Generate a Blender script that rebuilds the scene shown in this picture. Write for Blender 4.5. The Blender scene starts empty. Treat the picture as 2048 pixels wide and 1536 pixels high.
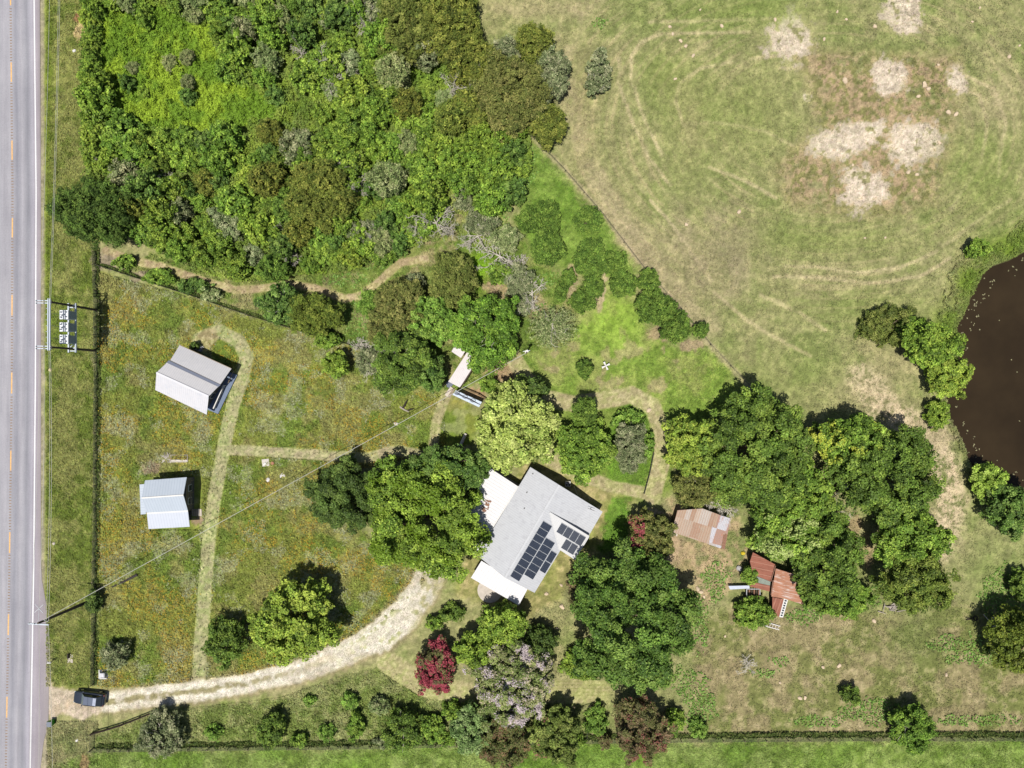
import bpy, math, random
import numpy as np
from mathutils import Vector, Matrix

# ------------------------------------------------------------------ camera, sky, sun
S = 13.2            # photo pixels (2048 wide) per metre on the ground
H = 107.0           # camera height
scene = bpy.context.scene
cam_d = bpy.data.cameras.new("camera"); cam = bpy.data.objects.new("camera", cam_d)
scene.collection.objects.link(cam); scene.camera = cam
cam.location = (0, 0, H); cam.rotation_euler = (0, 0, 0)
cam_d.sensor_width = 36; cam_d.lens = 18.0 * H / (1024 / S)
cam_d.clip_start = 1; cam_d.clip_end = 6000
SUNV = Vector((-0.125, -0.215, 1.0)).normalized()
elev = math.asin(SUNV.z); azim = math.atan2(SUNV.x, SUNV.y)
w = bpy.data.worlds.new("World"); scene.world = w; w.use_nodes = True
nt = w.node_tree; bg = nt.nodes["Background"]; bg.inputs[1].default_value = 0.07
sky = nt.nodes.new("ShaderNodeTexSky"); sky.sky_type = 'NISHITA'; sky.sun_disc = False
sky.sun_elevation = elev; sky.sun_rotation = azim; sky.air_density = 1.0; sky.dust_density = 1.5
nt.links.new(sky.outputs[0], bg.inputs[0])
sd = bpy.data.lights.new("sun", 'SUN'); sd.energy = 4.9; sd.angle = math.radians(0.5); sd.color = (1, 0.955, 0.88)
so = bpy.data.objects.new("sun", sd); scene.collection.objects.link(so)
so.rotation_euler = SUNV.to_track_quat('Z', 'Y').to_euler(); so.location = (-20, -40, 140)
scene.view_settings.view_transform = 'Standard'; scene.view_settings.look = 'None'
scene.view_settings.exposure = 0.3; scene.view_settings.gamma = 1.0
scene.view_settings.use_curve_mapping = False

# ------------------------------------------------------------------ helpers
COL = scene.collection
def P(px, py, z=0.0):
    k = (H - z) / H / S
    return Vector(((px - 1024) * k, (768 - py) * k, z))
def W(x, y, z=0.0):           # map pixel on the ground plan -> metres
    return Vector(((x - 1024) / S, (768 - y) / S, z))
def lin(c):
    c = np.asarray(c, dtype=np.float64) / 255.0
    return np.where(c <= 0.04045, c / 12.92, ((c + 0.055) / 1.055) ** 2.4)
KG = 1.62
def A(r, g, b, k=KG):         # colour seen in sunlight -> albedo
    c = lin((r, g, b)) / k
    return (float(min(c[0], .85)), float(min(c[1], .85)), float(min(c[2], .85)), 1.0)

def tag(o, label=None, cat=None, group=None, kind=None):
    if label: o['label'] = label
    if cat: o['category'] = cat
    if group: o['group'] = group
    if kind: o['kind'] = kind
    return o
def empty(name, loc, label=None, cat=None, group=None, rz=0.0):
    o = bpy.data.objects.new(name, None); COL.objects.link(o)
    o.location = loc; o.rotation_euler = (0, 0, rz); o.empty_display_size = 0.3
    return tag(o, label, cat, group)
def link(name, me, parent=None, loc=None):
    o = bpy.data.objects.new(name, me); COL.objects.link(o)
    if parent is not None: o.parent = parent
    if loc is not None: o.location = loc
    return o

class MB:
    """collects shapes and links them as one mesh object"""
    def __init__(s): s.v = []; s.f = []; s.m = []; s.uv = {}
    def face(s, pts, m=0):
        i = len(s.v); s.v += [tuple(p) for p in pts]; s.f.append(tuple(range(i, i + len(pts)))); s.m.append(m)
    def slab(s, top, th, m=0, ms=None):
        """polygon of 3d points (ccw from above) thickened downwards"""
        n = len(top); i = len(s.v); ms = m if ms is None else ms
        s.v += [tuple(p) for p in top] + [(p[0], p[1], p[2] - th) for p in top]
        s.f.append(tuple(range(i, i + n))); s.m.append(m)
        s.f.append(tuple(range(i + 2 * n - 1, i + n - 1, -1))); s.m.append(ms)
        for a in range(n):
            b = (a + 1) % n
            s.f.append((i + a, i + n + a, i + n + b, i + b)); s.m.append(ms)
    def prism(s, poly, z0, z1, m=0):
        s.slab([(p[0], p[1], z1) for p in poly], z1 - z0, m)
    def box(s, c, size, rz=0.0, m=0, tilt=0.0):
        R = Matrix.Rotation(rz, 3, 'Z') @ Matrix.Rotation(tilt, 3, 'Y')
        hx, hy, hz = size[0] / 2, size[1] / 2, size[2] / 2
        i = len(s.v)
        for dz in (-1, 1):
            for dx, dy in ((-1, -1), (1, -1), (1, 1), (-1, 1)):
                p = R @ Vector((dx * hx, dy * hy, dz * hz)); s.v.append((c[0] + p.x, c[1] + p.y, c[2] + p.z))
        for q in ((3, 2, 1, 0), (4, 5, 6, 7), (0, 1, 5, 4), (1, 2, 6, 5), (2, 3, 7, 6), (3, 0, 4, 7)):
            s.f.append(tuple(i + k for k in q)); s.m.append(m)
    def bar(s, a, b, wd, ht, m=0):
        a = Vector(a); b = Vector(b); d = b - a; L = d.length; d.normalize()
        up = Vector((0, 0, 1)) if abs(d.z) < .95 else Vector((1, 0, 0))
        sx = d.cross(up).normalized(); u = sx.cross(d).normalized(); i = len(s.v)
        for e in (a, b):
            for p, q in ((-1, -1), (1, -1), (1, 1), (-1, 1)):
                s.v.append(tuple(e + sx * p * wd / 2 + u * q * ht / 2))
        for q in ((0, 1, 2, 3), (7, 6, 5, 4), (0, 4, 5, 1), (1, 5, 6, 2), (2, 6, 7, 3), (3, 7, 4, 0)):
            s.f.append(tuple(i + k for k in q)); s.m.append(m)
    def tube(s, pts, r, n=6, m=0, caps=True):
        pts = [Vector(p) for p in pts]; k = len(pts)
        if not hasattr(r, '__len__'): r = [r] * k
        i0 = len(s.v)
        for j, p in enumerate(pts):
            d = (pts[min(j + 1, k - 1)] - pts[max(j - 1, 0)])
            if d.length < 1e-6: d = Vector((0, 0, 1))
            d.normalize(); up = Vector((0, 0, 1)) if abs(d.z) < .9 else Vector((1, 0, 0))
            a = d.cross(up).normalized(); b = a.cross(d).normalized()
            for q in range(n):
                t = 2 * math.pi * q / n
                s.v.append(tuple(p + (a * math.cos(t) + b * math.sin(t)) * r[j]))
        for j in range(k - 1):
            for q in range(n):
                q2 = (q + 1) % n
                s.f.append((i0 + j * n + q, i0 + j * n + q2, i0 + (j + 1) * n + q2, i0 + (j + 1) * n + q)); s.m.append(m)
        if caps:
            s.f.append(tuple(i0 + q for q in range(n - 1, -1, -1))); s.m.append(m)
            s.f.append(tuple(i0 + (k - 1) * n + q for q in range(n))); s.m.append(m)
    def disc(s, c, r, h, n=20, m=0):
        poly = [(c[0] + r * math.cos(2 * math.pi * k / n), c[1] + r * math.sin(2 * math.pi * k / n)) for k in range(n)]
        s.slab([(p[0], p[1], c[2] + h) for p in poly], h, m)
    def loft(s, secs, m=0, caps=True):
        n = len(secs[0]); i0 = len(s.v)
        for sec in secs: s.v += [tuple(p) for p in sec]
        for j in range(len(secs) - 1):
            for q in range(n):
                q2 = (q + 1) % n
                s.f.append((i0 + j * n + q, i0 + (j + 1) * n + q, i0 + (j + 1) * n + q2, i0 + j * n + q2)); s.m.append(m)
        if caps:
            s.f.append(tuple(i0 + q for q in range(n))); s.m.append(m)
            s.f.append(tuple(i0 + (len(secs) - 1) * n + q for q in range(n - 1, -1, -1))); s.m.append(m)
    def build(s, name, mats, parent=None, smooth=False, uvdir=None, origin=None, bevel=0.0):
        me = bpy.data.meshes.new(name)
        v = s.v
        if origin is not None: v = [(p[0] - origin[0], p[1] - origin[1], p[2] - origin[2]) for p in v]
        me.from_pydata(v, [], s.f)
        if not isinstance(mats, (list, tuple)): mats = [mats]
        for m_ in mats: me.materials.append(m_)
        me.polygons.foreach_set("material_index", s.m)
        if smooth: me.polygons.foreach_set("use_smooth", [True] * len(s.f))
        if uvdir is not None:
            u = Vector(uvdir[0]).normalized(); vv = Vector(uvdir[1]).normalized()
            uv = me.uv_layers.new(name="UVMap")
            for lp in me.loops:
                p = me.vertices[lp.vertex_index].co; uv.data[lp.index].uv = (p.dot(u), p.dot(vv))
        me.update(); me.validate()
        o = link(name, me, parent)
        if origin is not None and parent is None: o.location = origin
        if bevel:
            b = o.modifiers.new("bevel", 'BEVEL'); b.width = bevel; b.segments = 2; b.limit_method = 'ANGLE'
        return o

# ------------------------------------------------------------------ materials
def newmat(name):
    m = bpy.data.materials.new(name); m.use_nodes = True
    return m, m.node_tree, m.node_tree.nodes["Principled BSDF"]
def spec(b, v):
    for k in ("Specular IOR Level", "Specular"):
        if k in b.inputs: b.inputs[k].default_value = v; return
def M(name, col, rough=.7, metal=0.0, var=.15, scale=3.0, bump=0.0, col2=None, sp=.3, detail=5):
    """solid with noise-driven variation"""
    m, t, b = newmat(name); b.inputs["Roughness"].default_value = rough; b.inputs["Metallic"].default_value = metal; spec(b, sp)
    tc = t.nodes.new("ShaderNodeTexCoord"); n = t.nodes.new("ShaderNodeTexNoise")
    n.inputs["Scale"].default_value = scale; n.inputs["Detail"].default_value = detail; n.inputs["Roughness"].default_value = .65
    t.links.new(tc.outputs["Object"], n.inputs["Vector"])
    r = t.nodes.new("ShaderNodeValToRGB"); r.color_ramp.elements[0].position = .32; r.color_ramp.elements[1].position = .68
    c1 = [c * (1 - var) for c in col[:3]] + [1]; c2 = [min(c * (1 + var), 1) for c in col[:3]] + [1]
    if col2: c1 = list(col[:3]) + [1]; c2 = list(col2[:3]) + [1]
    r.color_ramp.elements[0].color = c1; r.color_ramp.elements[1].color = c2
    t.links.new(n.outputs[0], r.inputs[0]); t.links.new(r.outputs[0], b.inputs["Base Color"])
    if bump:
        bp = t.nodes.new("ShaderNodeBump"); bp.inputs["Strength"].default_value = bump; bp.inputs["Distance"].default_value = .05
        t.links.new(n.outputs[0], bp.inputs["Height"]); t.links.new(bp.outputs[0], b.inputs["Normal"])
    return m
def math_node(t, op, a, b=None, c=None):
    n = t.nodes.new("ShaderNodeMath"); n.operation = op
    for i, x in enumerate((a, b, c)):
        if x is None: continue
        if isinstance(x, (int, float)): n.inputs[i].default_value = x
        else: t.links.new(x, n.inputs[i])
    return n.outputs[0]
def mixc(t, f, a, b, mode='MIX'):
    n = t.nodes.new("ShaderNodeMixRGB"); n.blend_type = mode
    for i, x in zip((0, 1, 2), (f, a, b)):
        if isinstance(x, (int, float)): n.inputs[i].default_value = x
        elif isinstance(x, (tuple, list)): n.inputs[i].default_value = tuple(x[:3]) + (1,)
        else: t.links.new(x, n.inputs[i])
    return n.outputs[0]
def noise(t, vec, scale, detail=4, rough=.6, dist=0.0):
    n = t.nodes.new("ShaderNodeTexNoise"); n.inputs["Scale"].default_value = scale
    n.inputs["Detail"].default_value = detail; n.inputs["Roughness"].default_value = rough
    n.inputs["Distortion"].default_value = dist
    t.links.new(vec, n.inputs["Vector"]); return n.outputs[0]
def ramp(t, f, stops):
    r = t.nodes.new("ShaderNodeValToRGB"); e = r.color_ramp.elements
    e[0].position = stops[0][0]; e[0].color = tuple(stops[0][1][:3]) + (1,)
    e[1].position = stops[-1][0]; e[1].color = tuple(stops[-1][1][:3]) + (1,)
    for p, c in stops[1:-1]:
        q = e.new(p); q.color = tuple(c[:3]) + (1,)
    t.links.new(f, r.inputs[0]); return r.outputs[0]
def metal_roof(name, col, seam=.3, seamw=.12, seamcol=None, rough=.55, dirt=None, dirtamt=.0, sheets=None, var=.08, bump=.35, streak=False):
    """ribbed sheet metal; seams follow UV.x in metres; sheets = list of colours picked per sheet"""
    m, t, b = newmat(name); b.inputs["Roughness"].default_value = rough; spec(b, .25)
    uv = t.nodes.new("ShaderNodeUVMap"); sp = t.nodes.new("ShaderNodeSeparateXYZ"); t.links.new(uv.outputs[0], sp.inputs[0])
    u = math_node(t, 'DIVIDE', sp.outputs[0], seam); fr = math_node(t, 'FRACT', u)
    d = math_node(t, 'ABSOLUTE', math_node(t, 'SUBTRACT', fr, .5))
    line = math_node(t, 'LESS_THAN', d, seamw / 2)
    tc = t.nodes.new("ShaderNodeTexCoord")
    n1 = noise(t, tc.outputs["Object"], .9, 6, .65); n2 = noise(t, tc.outputs["Object"], 9, 4, .6)
    base = ramp(t, n1, [(.3, [c * (1 - var) for c in col[:3]]), (.7, [min(1, c * (1 + var)) for c in col[:3]])])
    if sheets:
        wn = t.nodes.new("ShaderNodeTexWhiteNoise"); wn.noise_dimensions = '2D'
        cx = t.nodes.new("ShaderNodeCombineXYZ")
        t.links.new(math_node(t, 'FLOOR', math_node(t, 'DIVIDE', sp.outputs[0], .72)), cx.inputs[0])
        t.links.new(math_node(t, 'FLOOR', math_node(t, 'DIVIDE', sp.outputs[1], 2.3)), cx.inputs[1])
        t.links.new(cx.outputs[0], wn.inputs["Vector"])
        r = t.nodes.new("ShaderNodeValToRGB"); r.color_ramp.interpolation = 'CONSTANT'
        for i, c in enumerate(sheets):
            e = r.color_ramp.elements[i] if i < 2 else r.color_ramp.elements.new(i / len(sheets))
            e.position = i / len(sheets); e.color = tuple(c[:3]) + (1,)
        t.links.new(wn.outputs["Value"], r.inputs[0])
        base = mixc(t, .82, base, r.outputs[0])
        base = mixc(t, .75, base, ramp(t, n2, [(.3, (.72, .72, .72)), (.7, (1.2, 1.15, 1.1))]), 'MULTIPLY')
    if dirt:
        n3 = noise(t, tc.outputs["Object"], 1.6, 7, .7, .6)
        if streak:
            mp = t.nodes.new("ShaderNodeMapping"); mp.inputs["Scale"].default_value = (3.0, .35, 1); t.links.new(uv.outputs[0], mp.inputs[0]); n3 = noise(t, mp.outputs[0], 1.2, 6, .7, .3)
        f = ramp(t, n3, [(.52, (0, 0, 0)), (.66, (dirtamt,) * 3)])
        base = mixc(t, f, base, dirt)
    sc = seamcol or [c * .55 for c in col[:3]]
    base2 = mixc(t, math_node(t, 'MULTIPLY', line, .75), base, sc)
    t.links.new(base2, b.inputs["Base Color"])
    h = math_node(t, 'SMOOTH_MIN', math_node(t, 'MULTIPLY', math_node(t, 'SUBTRACT', .5, d), -1.0), -.3, .1)
    bp = t.nodes.new("ShaderNodeBump"); bp.inputs["Strength"].default_value = bump; bp.inputs["Distance"].default_value = .04
    t.links.new(math_node(t, 'ADD', math_node(t, 'MULTIPLY', line, .6), math_node(t, 'MULTIPLY', n2, .15)), bp.inputs["Height"])
    t.links.new(bp.outputs[0], b.inputs["Normal"])
    return m
def leaf_mat(name, rough=.6, trans=.25, k=1.0):
    m, t, b = newmat(name); b.inputs["Roughness"].default_value = rough; spec(b, .2)
    at = t.nodes.new("ShaderNodeAttribute"); at.attribute_name = "Col"
    oi = t.nodes.new("ShaderNodeObjectInfo")
    c = mixc(t, 1.0, at.outputs["Color"], oi.outputs["Color"], 'MULTIPLY')
    t.links.new(c, b.inputs["Base Color"])
    tr = t.nodes.new("ShaderNodeBsdfTranslucent"); t.links.new(mixc(t, 1.0, c, (1.15, 1.05, .5), 'MULTIPLY'), tr.inputs[0])
    mx = t.nodes.new("ShaderNodeMixShader"); mx.inputs[0].default_value = trans
    out = t.nodes["Material Output"]
    t.links.new(b.outputs[0], mx.inputs[1]); t.links.new(tr.outputs[0], mx.inputs[2]); t.links.new(mx.outputs[0], out.inputs[0])
    return m
def grass_mat(name):
    return leaf_mat(name, .7, .15)

# ------------------------------------------------------------------ numpy noise + map painting
_tab = np.random.RandomState(7).rand(256, 256).astype(np.float32)
def vnoise(x, y):
    xi = np.floor(x).astype(np.int64); yi = np.floor(y).astype(np.int64)
    fx = (x - xi).astype(np.float32); fy = (y - yi).astype(np.float32)
    fx = fx * fx * (3 - 2 * fx); fy = fy * fy * (3 - 2 * fy)
    a = _tab[yi & 255, xi & 255]; b = _tab[yi & 255, (xi + 1) & 255]
    c = _tab[(yi + 1) & 255, xi & 255]; d = _tab[(yi + 1) & 255, (xi + 1) & 255]
    return (a * (1 - fx) + b * fx) * (1 - fy) + (c * (1 - fx) + d * fx) * fy
def fbm(x, y, size, octv=4, seed=0, gain=.55):
    s = 0.0; a = 1.0; t = 0.0; x = x / size + seed * 17.31; y = y / size + seed * 9.77
    for o in range(octv):
        s = s + a * vnoise(x, y); t += a; a *= gain; x = x * 2.03 + 5.2; y = y * 2.03 + 1.3
    return s / t
def sdf(poly, X, Y):
    d = np.full(X.shape, 1e12, dtype=np.float32); inside = np.zeros(X.shape, bool); n = len(poly)
    for i in range(n):
        x1, y1 = poly[i]; x2, y2 = poly[(i + 1) % n]
        ex, ey = x2 - x1, y2 - y1; L = ex * ex + ey * ey + 1e-9
        t = np.clip(((X - x1) * ex + (Y - y1) * ey) / L, 0, 1)
        d = np.minimum(d, (X - x1 - t * ex) ** 2 + (Y - y1 - t * ey) ** 2)
        if y1 != y2:
            c = ((y1 > Y) != (y2 > Y)) & (X < (x2 - x1) * (Y - y1) / (y2 - y1) + x1); inside ^= c
    d = np.sqrt(d); return np.where(inside, -d, d)
def dline(pts, X, Y):
    d = np.full(X.shape, 1e12, dtype=np.float32)
    for (x1, y1), (x2, y2) in zip(pts[:-1], pts[1:]):
        ex, ey = x2 - x1, y2 - y1; L = ex * ex + ey * ey + 1e-9
        t = np.clip(((X - x1) * ex + (Y - y1) * ey) / L, 0, 1)
        d = np.minimum(d, (X - x1 - t * ex) ** 2 + (Y - y1 - t * ey) ** 2)
    return np.sqrt(d)
def sstep(a, b, x):
    t = np.clip((x - a) / (b - a), 0, 1); return t * t * (3 - 2 * t)

THICKET = [(183, -80), (940, -80), (958, 60), (952, 120), (985, 200), (1055, 270), (1060, 330), (1035, 395), (1000, 430), (905, 425),
           (875, 478), (800, 500), (700, 540), (600, 548), (480, 562), (400, 540), (300, 490), (268, 470), (185, 380), (178, 200)]
TALLGRASS = [(205, 10), (320, 20), (420, 60), (455, 150), (520, 190), (560, 230), (480, 250), (430, 275), (330, 262), (215, 250), (200, 120)]
MEADOW = [(198, 545), (330, 580), (500, 632), (640, 675), (740, 705), (800, 770), (885, 786), (915, 800), (965, 822), (945, 885), (862, 900), (720, 940), (720, 1060), (860, 1165),
          (700, 1290), (560, 1335), (400, 1372), (196, 1374)]
MIDWOOD = [(255, 540), (300, 505), (400, 540), (480, 555), (700, 535), (870, 480), (905, 425), (1000, 425), (1040, 470), (1110, 545), (1200, 585), (1130, 640), (1085, 690), (1070, 745), (1000, 760), (885, 782), (800, 765), (735, 700), (600, 660), (480, 620)]
SOUTHSTRIP = [(188, 1468), (310, 1425), (560, 1395), (700, 1345), (780, 1330), (860, 1395), (1000, 1410), (1165, 1415), (1165, 1478), (188, 1496)]
BOTTOM = [(100, 1540), (190, 1500), (600, 1496), (1160, 1484), (1500, 1480), (2300, 1476), (2300, 2300), (100, 2300)]
LAWN = [(1060, 715), (1130, 655), (1185, 640), (1225, 590), (1275, 605), (1310, 680), (1370, 700), (1430, 705), (1505, 790), (1400, 850), (1345, 870), (1318, 800), (1270, 775), (1200, 785), (1120, 780), (1060, 730)]
GREENSTRIP = [(1050, 275), (1100, 320), (1150, 380), (1210, 450), (1275, 540), (1235, 555), (1120, 540), (1060, 500), (1035, 440)]
DOGLAWN = [(1240, 800), (1290, 815), (1312, 870), (1300, 930), (1283, 984), (1215, 965), (1220, 860)]
GARDEN = [(1232, 992), (1262, 996), (1258, 1080), (1225, 1110), (1190, 1100)]
YARD = [(1055, 900), (1160, 935), (1290, 990), (1235, 1030), (1220, 1080), (1150, 1150), (1120, 1200), (1080, 1225), (1060, 1240), (905, 1190), (930, 1110), (1040, 930)]
WESTVERGE = [(84, -200), (188, -200), (190, 1380), (110, 1380), (84, 1200)]
SHEDYARD = [(1335, 1000), (1480, 1030), (1500, 1110), (1470, 1170), (1400, 1220), (1385, 1150), (1340, 1120)]
SEYARD = [(1385, 1250), (1480, 1200), (1620, 1215), (1760, 1225), (1900, 1210), (2300, 1200), (2300, 1474), (1385, 1470)]
POND = [(2060, 498), (2020, 520), (1985, 532), (1966, 548), (1950, 582), (1930, 625), (1915, 652), (1910, 700), (1897, 760), (1892, 790), (1900, 830), (1925, 882),
        (1940, 920), (1955, 945), (1992, 962), (2060, 978), (2200, 960), (2290, 860), (2310, 720), (2260, 580), (2160, 505)]
DRIVE = [(95, 1402), (200, 1404), (300, 1394), (400, 1381), (500, 1366), (600, 1341), (690, 1306), (760, 1270), (812, 1228), (846, 1188), (862, 1158)]
PATHS = [([(212, 500), (262, 520), (320, 532), (400, 560), (470, 580), (520, 577), (580, 568), (640, 578), (690, 598), (724, 590), (762, 560), (800, 527), (850, 517)], 17, (186, 166, 130)),
         ([(400, 678), (440, 662), (478, 682), (494, 715), (484, 760), (466, 810), (455, 860), (441, 930), (427, 1010), (416, 1100), (408, 1200), (402, 1280), (397, 1362)], 29, (176, 174, 128)),
         ([(462, 900), (560, 905), (650, 911), (740, 915), (770, 905), (795, 900), (835, 908)], 22, (180, 170, 134)),
         ([(892, 792), (872, 845), (866, 892)], 22, (178, 170, 126)),
         ([(1018, 700), (1050, 755), (1085, 795), (1150, 808), (1210, 800), (1262, 790), (1305, 812), (1326, 868), (1322, 930), (1305, 992)], 36, (184, 174, 130)),
         ([(1300, 988), (1220, 972), (1130, 938), (1075, 905)], 26, (182, 172, 128)),
         ([(775, 1325), (850, 1372), (940, 1388), (1060, 1385), (1200, 1382)], 46, (186, 178, 130)),
         ([(400, 690), (420, 672)], 34, (165, 152, 112))]
TRACKS = [[(1238, 118), (1239, 165), (1250, 205), (1272, 260), (1300, 320), (1340, 370)], [(1262, 112), (1262, 160), (1276, 200), (1300, 265), (1325, 310)],
          [(1262, 112), (1280, 84), (1320, 68), (1500, 64)], [(1300, 44), (1540, 38)], [(1560, 136), (1900, 137)], [(1620, 162), (1900, 162)],
          [(1350, 205), (1358, 168), (1400, 138), (1480, 120), (1560, 112)], [(1350, 205), (1366, 250), (1430, 245), (1530, 262), (1600, 300)],
          [(1430, 585), (1490, 640), (1545, 672), (1620, 712)], [(1560, 532), (1640, 535), (1720, 545), (1800, 535), (1870, 505), (1950, 445), (2020, 400)],
          [(1545, 552), (1640, 556), (1740, 566), (1840, 555), (1900, 515)], [(1420, 335), (1480, 355), (1550, 395)], [(1300, 400), (1360, 470), (1420, 560)],
          [(1520, 590), (1600, 625), (1650, 660)], [(1900, 170), (1960, 190), (1975, 240), (1960, 330), (1900, 420)], [(1930, 150), (1990, 180), (2010, 250), (1995, 350)]]
BARE = [(1580, 78, 46, 50), (1808, 22, 38, 45), (1778, 154, 42, 34), (1915, 158, 18, 32), (1680, 286, 62, 34), (1730, 265, 44, 24), (1822, 282, 62, 46), (1728, 372, 50, 46), (1612, 194, 9, 9)]
DIRT = [(1000, 742, 40, 22, (188, 158, 128)), (950, 790, 22, 12, (190, 155, 120)), (1030, 590, 34, 26, (190, 165, 132)), (985, 575, 22, 14, (190, 165, 135)),
        (1075, 612, 22, 30, (180, 165, 125)), (1145, 560, 14, 34, (192, 172, 140)), (1207, 570, 8, 36, (200, 180, 150)), (1200, 605, 10, 20, (196, 176, 145)),
        (1320, 670, 26, 14, (182, 162, 128)), (1385, 690, 26, 12, (180, 160, 130)), (915, 410, 22, 26, (190, 168, 135)), (790, 500, 22, 10, (180, 160, 125)),
        (220, 520, 34, 22, (168, 152, 132)), (278, 548, 22, 12, (160, 145, 125)), (700, 510, 10, 14, (180, 160, 125)), (850, 470, 30, 20, (180, 165, 125)),
        (1300, 1030, 24, 14, (215, 190, 160)), (1340, 1100, 30, 40, (182, 160, 128)), (940, 1385, 30, 12, (190, 172, 140)), (158, 62, 12, 20, (215, 190, 140)),
        (152, 38, 8, 9, (190, 140, 105)), (305, 935, 22, 12, (170, 150, 125)), (1060, 1020, 10, 10, (170, 150, 115)), (1850, 870, 60, 36, (190, 175, 140)),
        (975, 1320, 40, 16, (150, 150, 90)), (1365, 1175, 22, 60, (165, 152, 108)), (1710, 1060, 12, 34, (175, 155, 118)), (1735, 1110, 10, 40, (175, 155, 118)),
        (170, 1530, 9, 26, (180, 150, 110)), (395, 1040, 12, 10, (165, 140, 120))]

def paint(X, Y):
    """map colour (as seen in sunlight), gravel mask for plan pixels X, Y"""
    X = X.astype(np.float32); Y = Y.astype(np.float32)
    wx = X + 16 * (fbm(X, Y, 34, 3, 1) - .5); wy = Y + 16 * (fbm(X, Y, 34, 3, 2) - .5)
    fx = X + 6 * (fbm(X, Y, 7, 2, 3) - .5); fy = Y + 6 * (fbm(X, Y, 7, 2, 4) - .5)
    ex = wx + (fx - X) * 2.2; ey = wy + (fy - Y) * 2.2
    n1 = fbm(X, Y, 130, 4, 5); n2 = fbm(X, Y, 42, 4, 6); n3 = fbm(X, Y, 12, 3, 8); nf = fbm(X, Y, 4.2, 3, 9)
    def blend(c, m, col):
        m = m[..., None]; return c * (1 - m) + np.asarray(col, np.float32) * m
    # pasture
    c = np.zeros(X.shape + (3,), np.float32) + np.array((156, 156, 106), np.float32)
    c = blend(c, sstep(.42, .62, n1 * .6 + n2 * .4) * .7, (134, 148, 84))
    c = blend(c, sstep(.5, .66, fbm(X, Y, 75, 4, 11)) * .5, (174, 164, 124))
    c = blend(c, sstep(.52, .7, n3) * .35, (176, 168, 122))
    # old mowing arcs round the pasture
    r = np.hypot((X - 1660) / 1.5, Y - 255); st = np.sin(r / 3.4 + 5 * fbm(X, Y, 150, 2, 12)) * .6 + np.sin(r / 1.45 + 6 * fbm(X, Y, 150, 2, 13)) * .4
    fm = sstep(90, 160, r) * (1 - sstep(360, 430, r)) * sstep(1080, 1180, X)
    c = blend(c, sstep(.1, .8, st) * fm * .5 * sstep(.38, .62, fbm(X, Y, 90, 3, 15)), (190, 176, 134)); c = blend(c, sstep(.1, .8, -st) * fm * .22, (126, 140, 76))
    ld = dline([(1190, -10), (1135, 60), (1122, 140), (1142, 230), (1172, 320), (1235, 430), (1330, 560), (1430, 660)], wx, wy)
    c = blend(c, (1 - sstep(6, 34, ld)) * .6 * sstep(.25, .5, n2), (186, 170, 138))
    for tr in TRACKS:
        d = dline(tr, wx * .4 + X * .6, wy * .4 + Y * .6)
        c = blend(c, (1 - sstep(.5, 6.5, d)) * .85 * sstep(.34, .56, n2 * .5 + n3 * .5 + .08), (200, 186, 146))
    dz = sdf([(1560, 70), (1700, 95), (1930, 90), (1930, 240), (1880, 420), (1760, 450), (1560, 420), (1540, 320), (1620, 250), (1600, 160)], ex, ey)
    c = blend(c, (1 - sstep(-50, 14, dz)) * sstep(.32, .52, n2 * .5 + n3 * .5) * .9, (178, 154, 124))
    c = blend(c, (1 - sstep(-40, 14, dz)) * sstep(.48, .6, fbm(X, Y, 9, 3, 35)) * .8, (134, 134, 82))
    dz = sdf([(1330, 380), (1480, 400), (1560, 470), (1500, 600), (1420, 640), (1340, 520)], ex, ey)
    c = blend(c, (1 - sstep(-60, 20, dz)) * sstep(.38, .62, n2) * .7, (166, 152, 124))
    for sx_, sy_, sr_ in ((1440, 508, 34), (1462, 520, 26), (1540, 510, 18), (1408, 568, 14)): c = blend(c, np.exp(-((ex - sx_) ** 2 + (ey - sy_) ** 2) / sr_ ** 2) * .5 * sstep(.3, .6, n3), (112, 108, 84))
    for (bx, by, rx, ry) in BARE:
        q = np.hypot((ex * .55 + X * .45 - bx) / rx, (ey * .55 + Y * .45 - by) / ry) + (n3 - .5) * .95 + (nf - .5) * .5 + (fbm(X, Y, 26, 3, 36) - .5) * .8
        c = blend(c, 1 - sstep(.82, 1.2, q), (218, 202, 180))
        c = blend(c, (1 - sstep(.6, 1.0, q)) * sstep(.5, .75, nf) * .55, (232, 220, 202))
        c = blend(c, (1 - sstep(.7, 1.1, q)) * sstep(.64, .74, fbm(X, Y, 15, 3, 14)) * .7, (140, 140, 86))
    sp = dline([(1725, 760), (1770, 815), (1850, 868), (1888, 930), (1905, 1000), (1895, 1060), (1880, 1090)], ex, ey)
    c = blend(c, (1 - sstep(16, 46, sp)) * sstep(.32, .54, n3 * .6 + nf * .4) * .95, (208, 190, 158))
    pdist = sdf(POND, wx, wy)
    c = blend(c, (1 - sstep(20, 75, pdist)) * (Y < 720) * (.4 + .6 * sstep(.3, .6, n2)), (118, 144, 52))
    c = blend(c, (1 - sstep(4, 22, pdist)) * .5, (122, 134, 72))
    # yards
    m = 1 - sstep(-14, 10, sdf(SEYARD, ex, ey)); y = np.zeros_like(c) + np.array((156, 146, 106), np.float32)
    y = blend(y, sstep(.42, .62, n2), (128, 134, 78)); y = blend(y, sstep(.56, .72, n3) * .5, (176, 162, 128))
    c = c * (1 - m[..., None]) + y * m[..., None]
    m = 1 - sstep(-10, 8, sdf(YARD, ex, ey)); y = np.zeros_like(c) + np.array((158, 154, 98), np.float32)
    y = blend(y, sstep(.45, .65, n3), (180, 168, 118)); y = blend(y, sstep(.5, .7, n2) * .7, (132, 142, 72))
    c = c * (1 - m[..., None]) + y * m[..., None]
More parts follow.
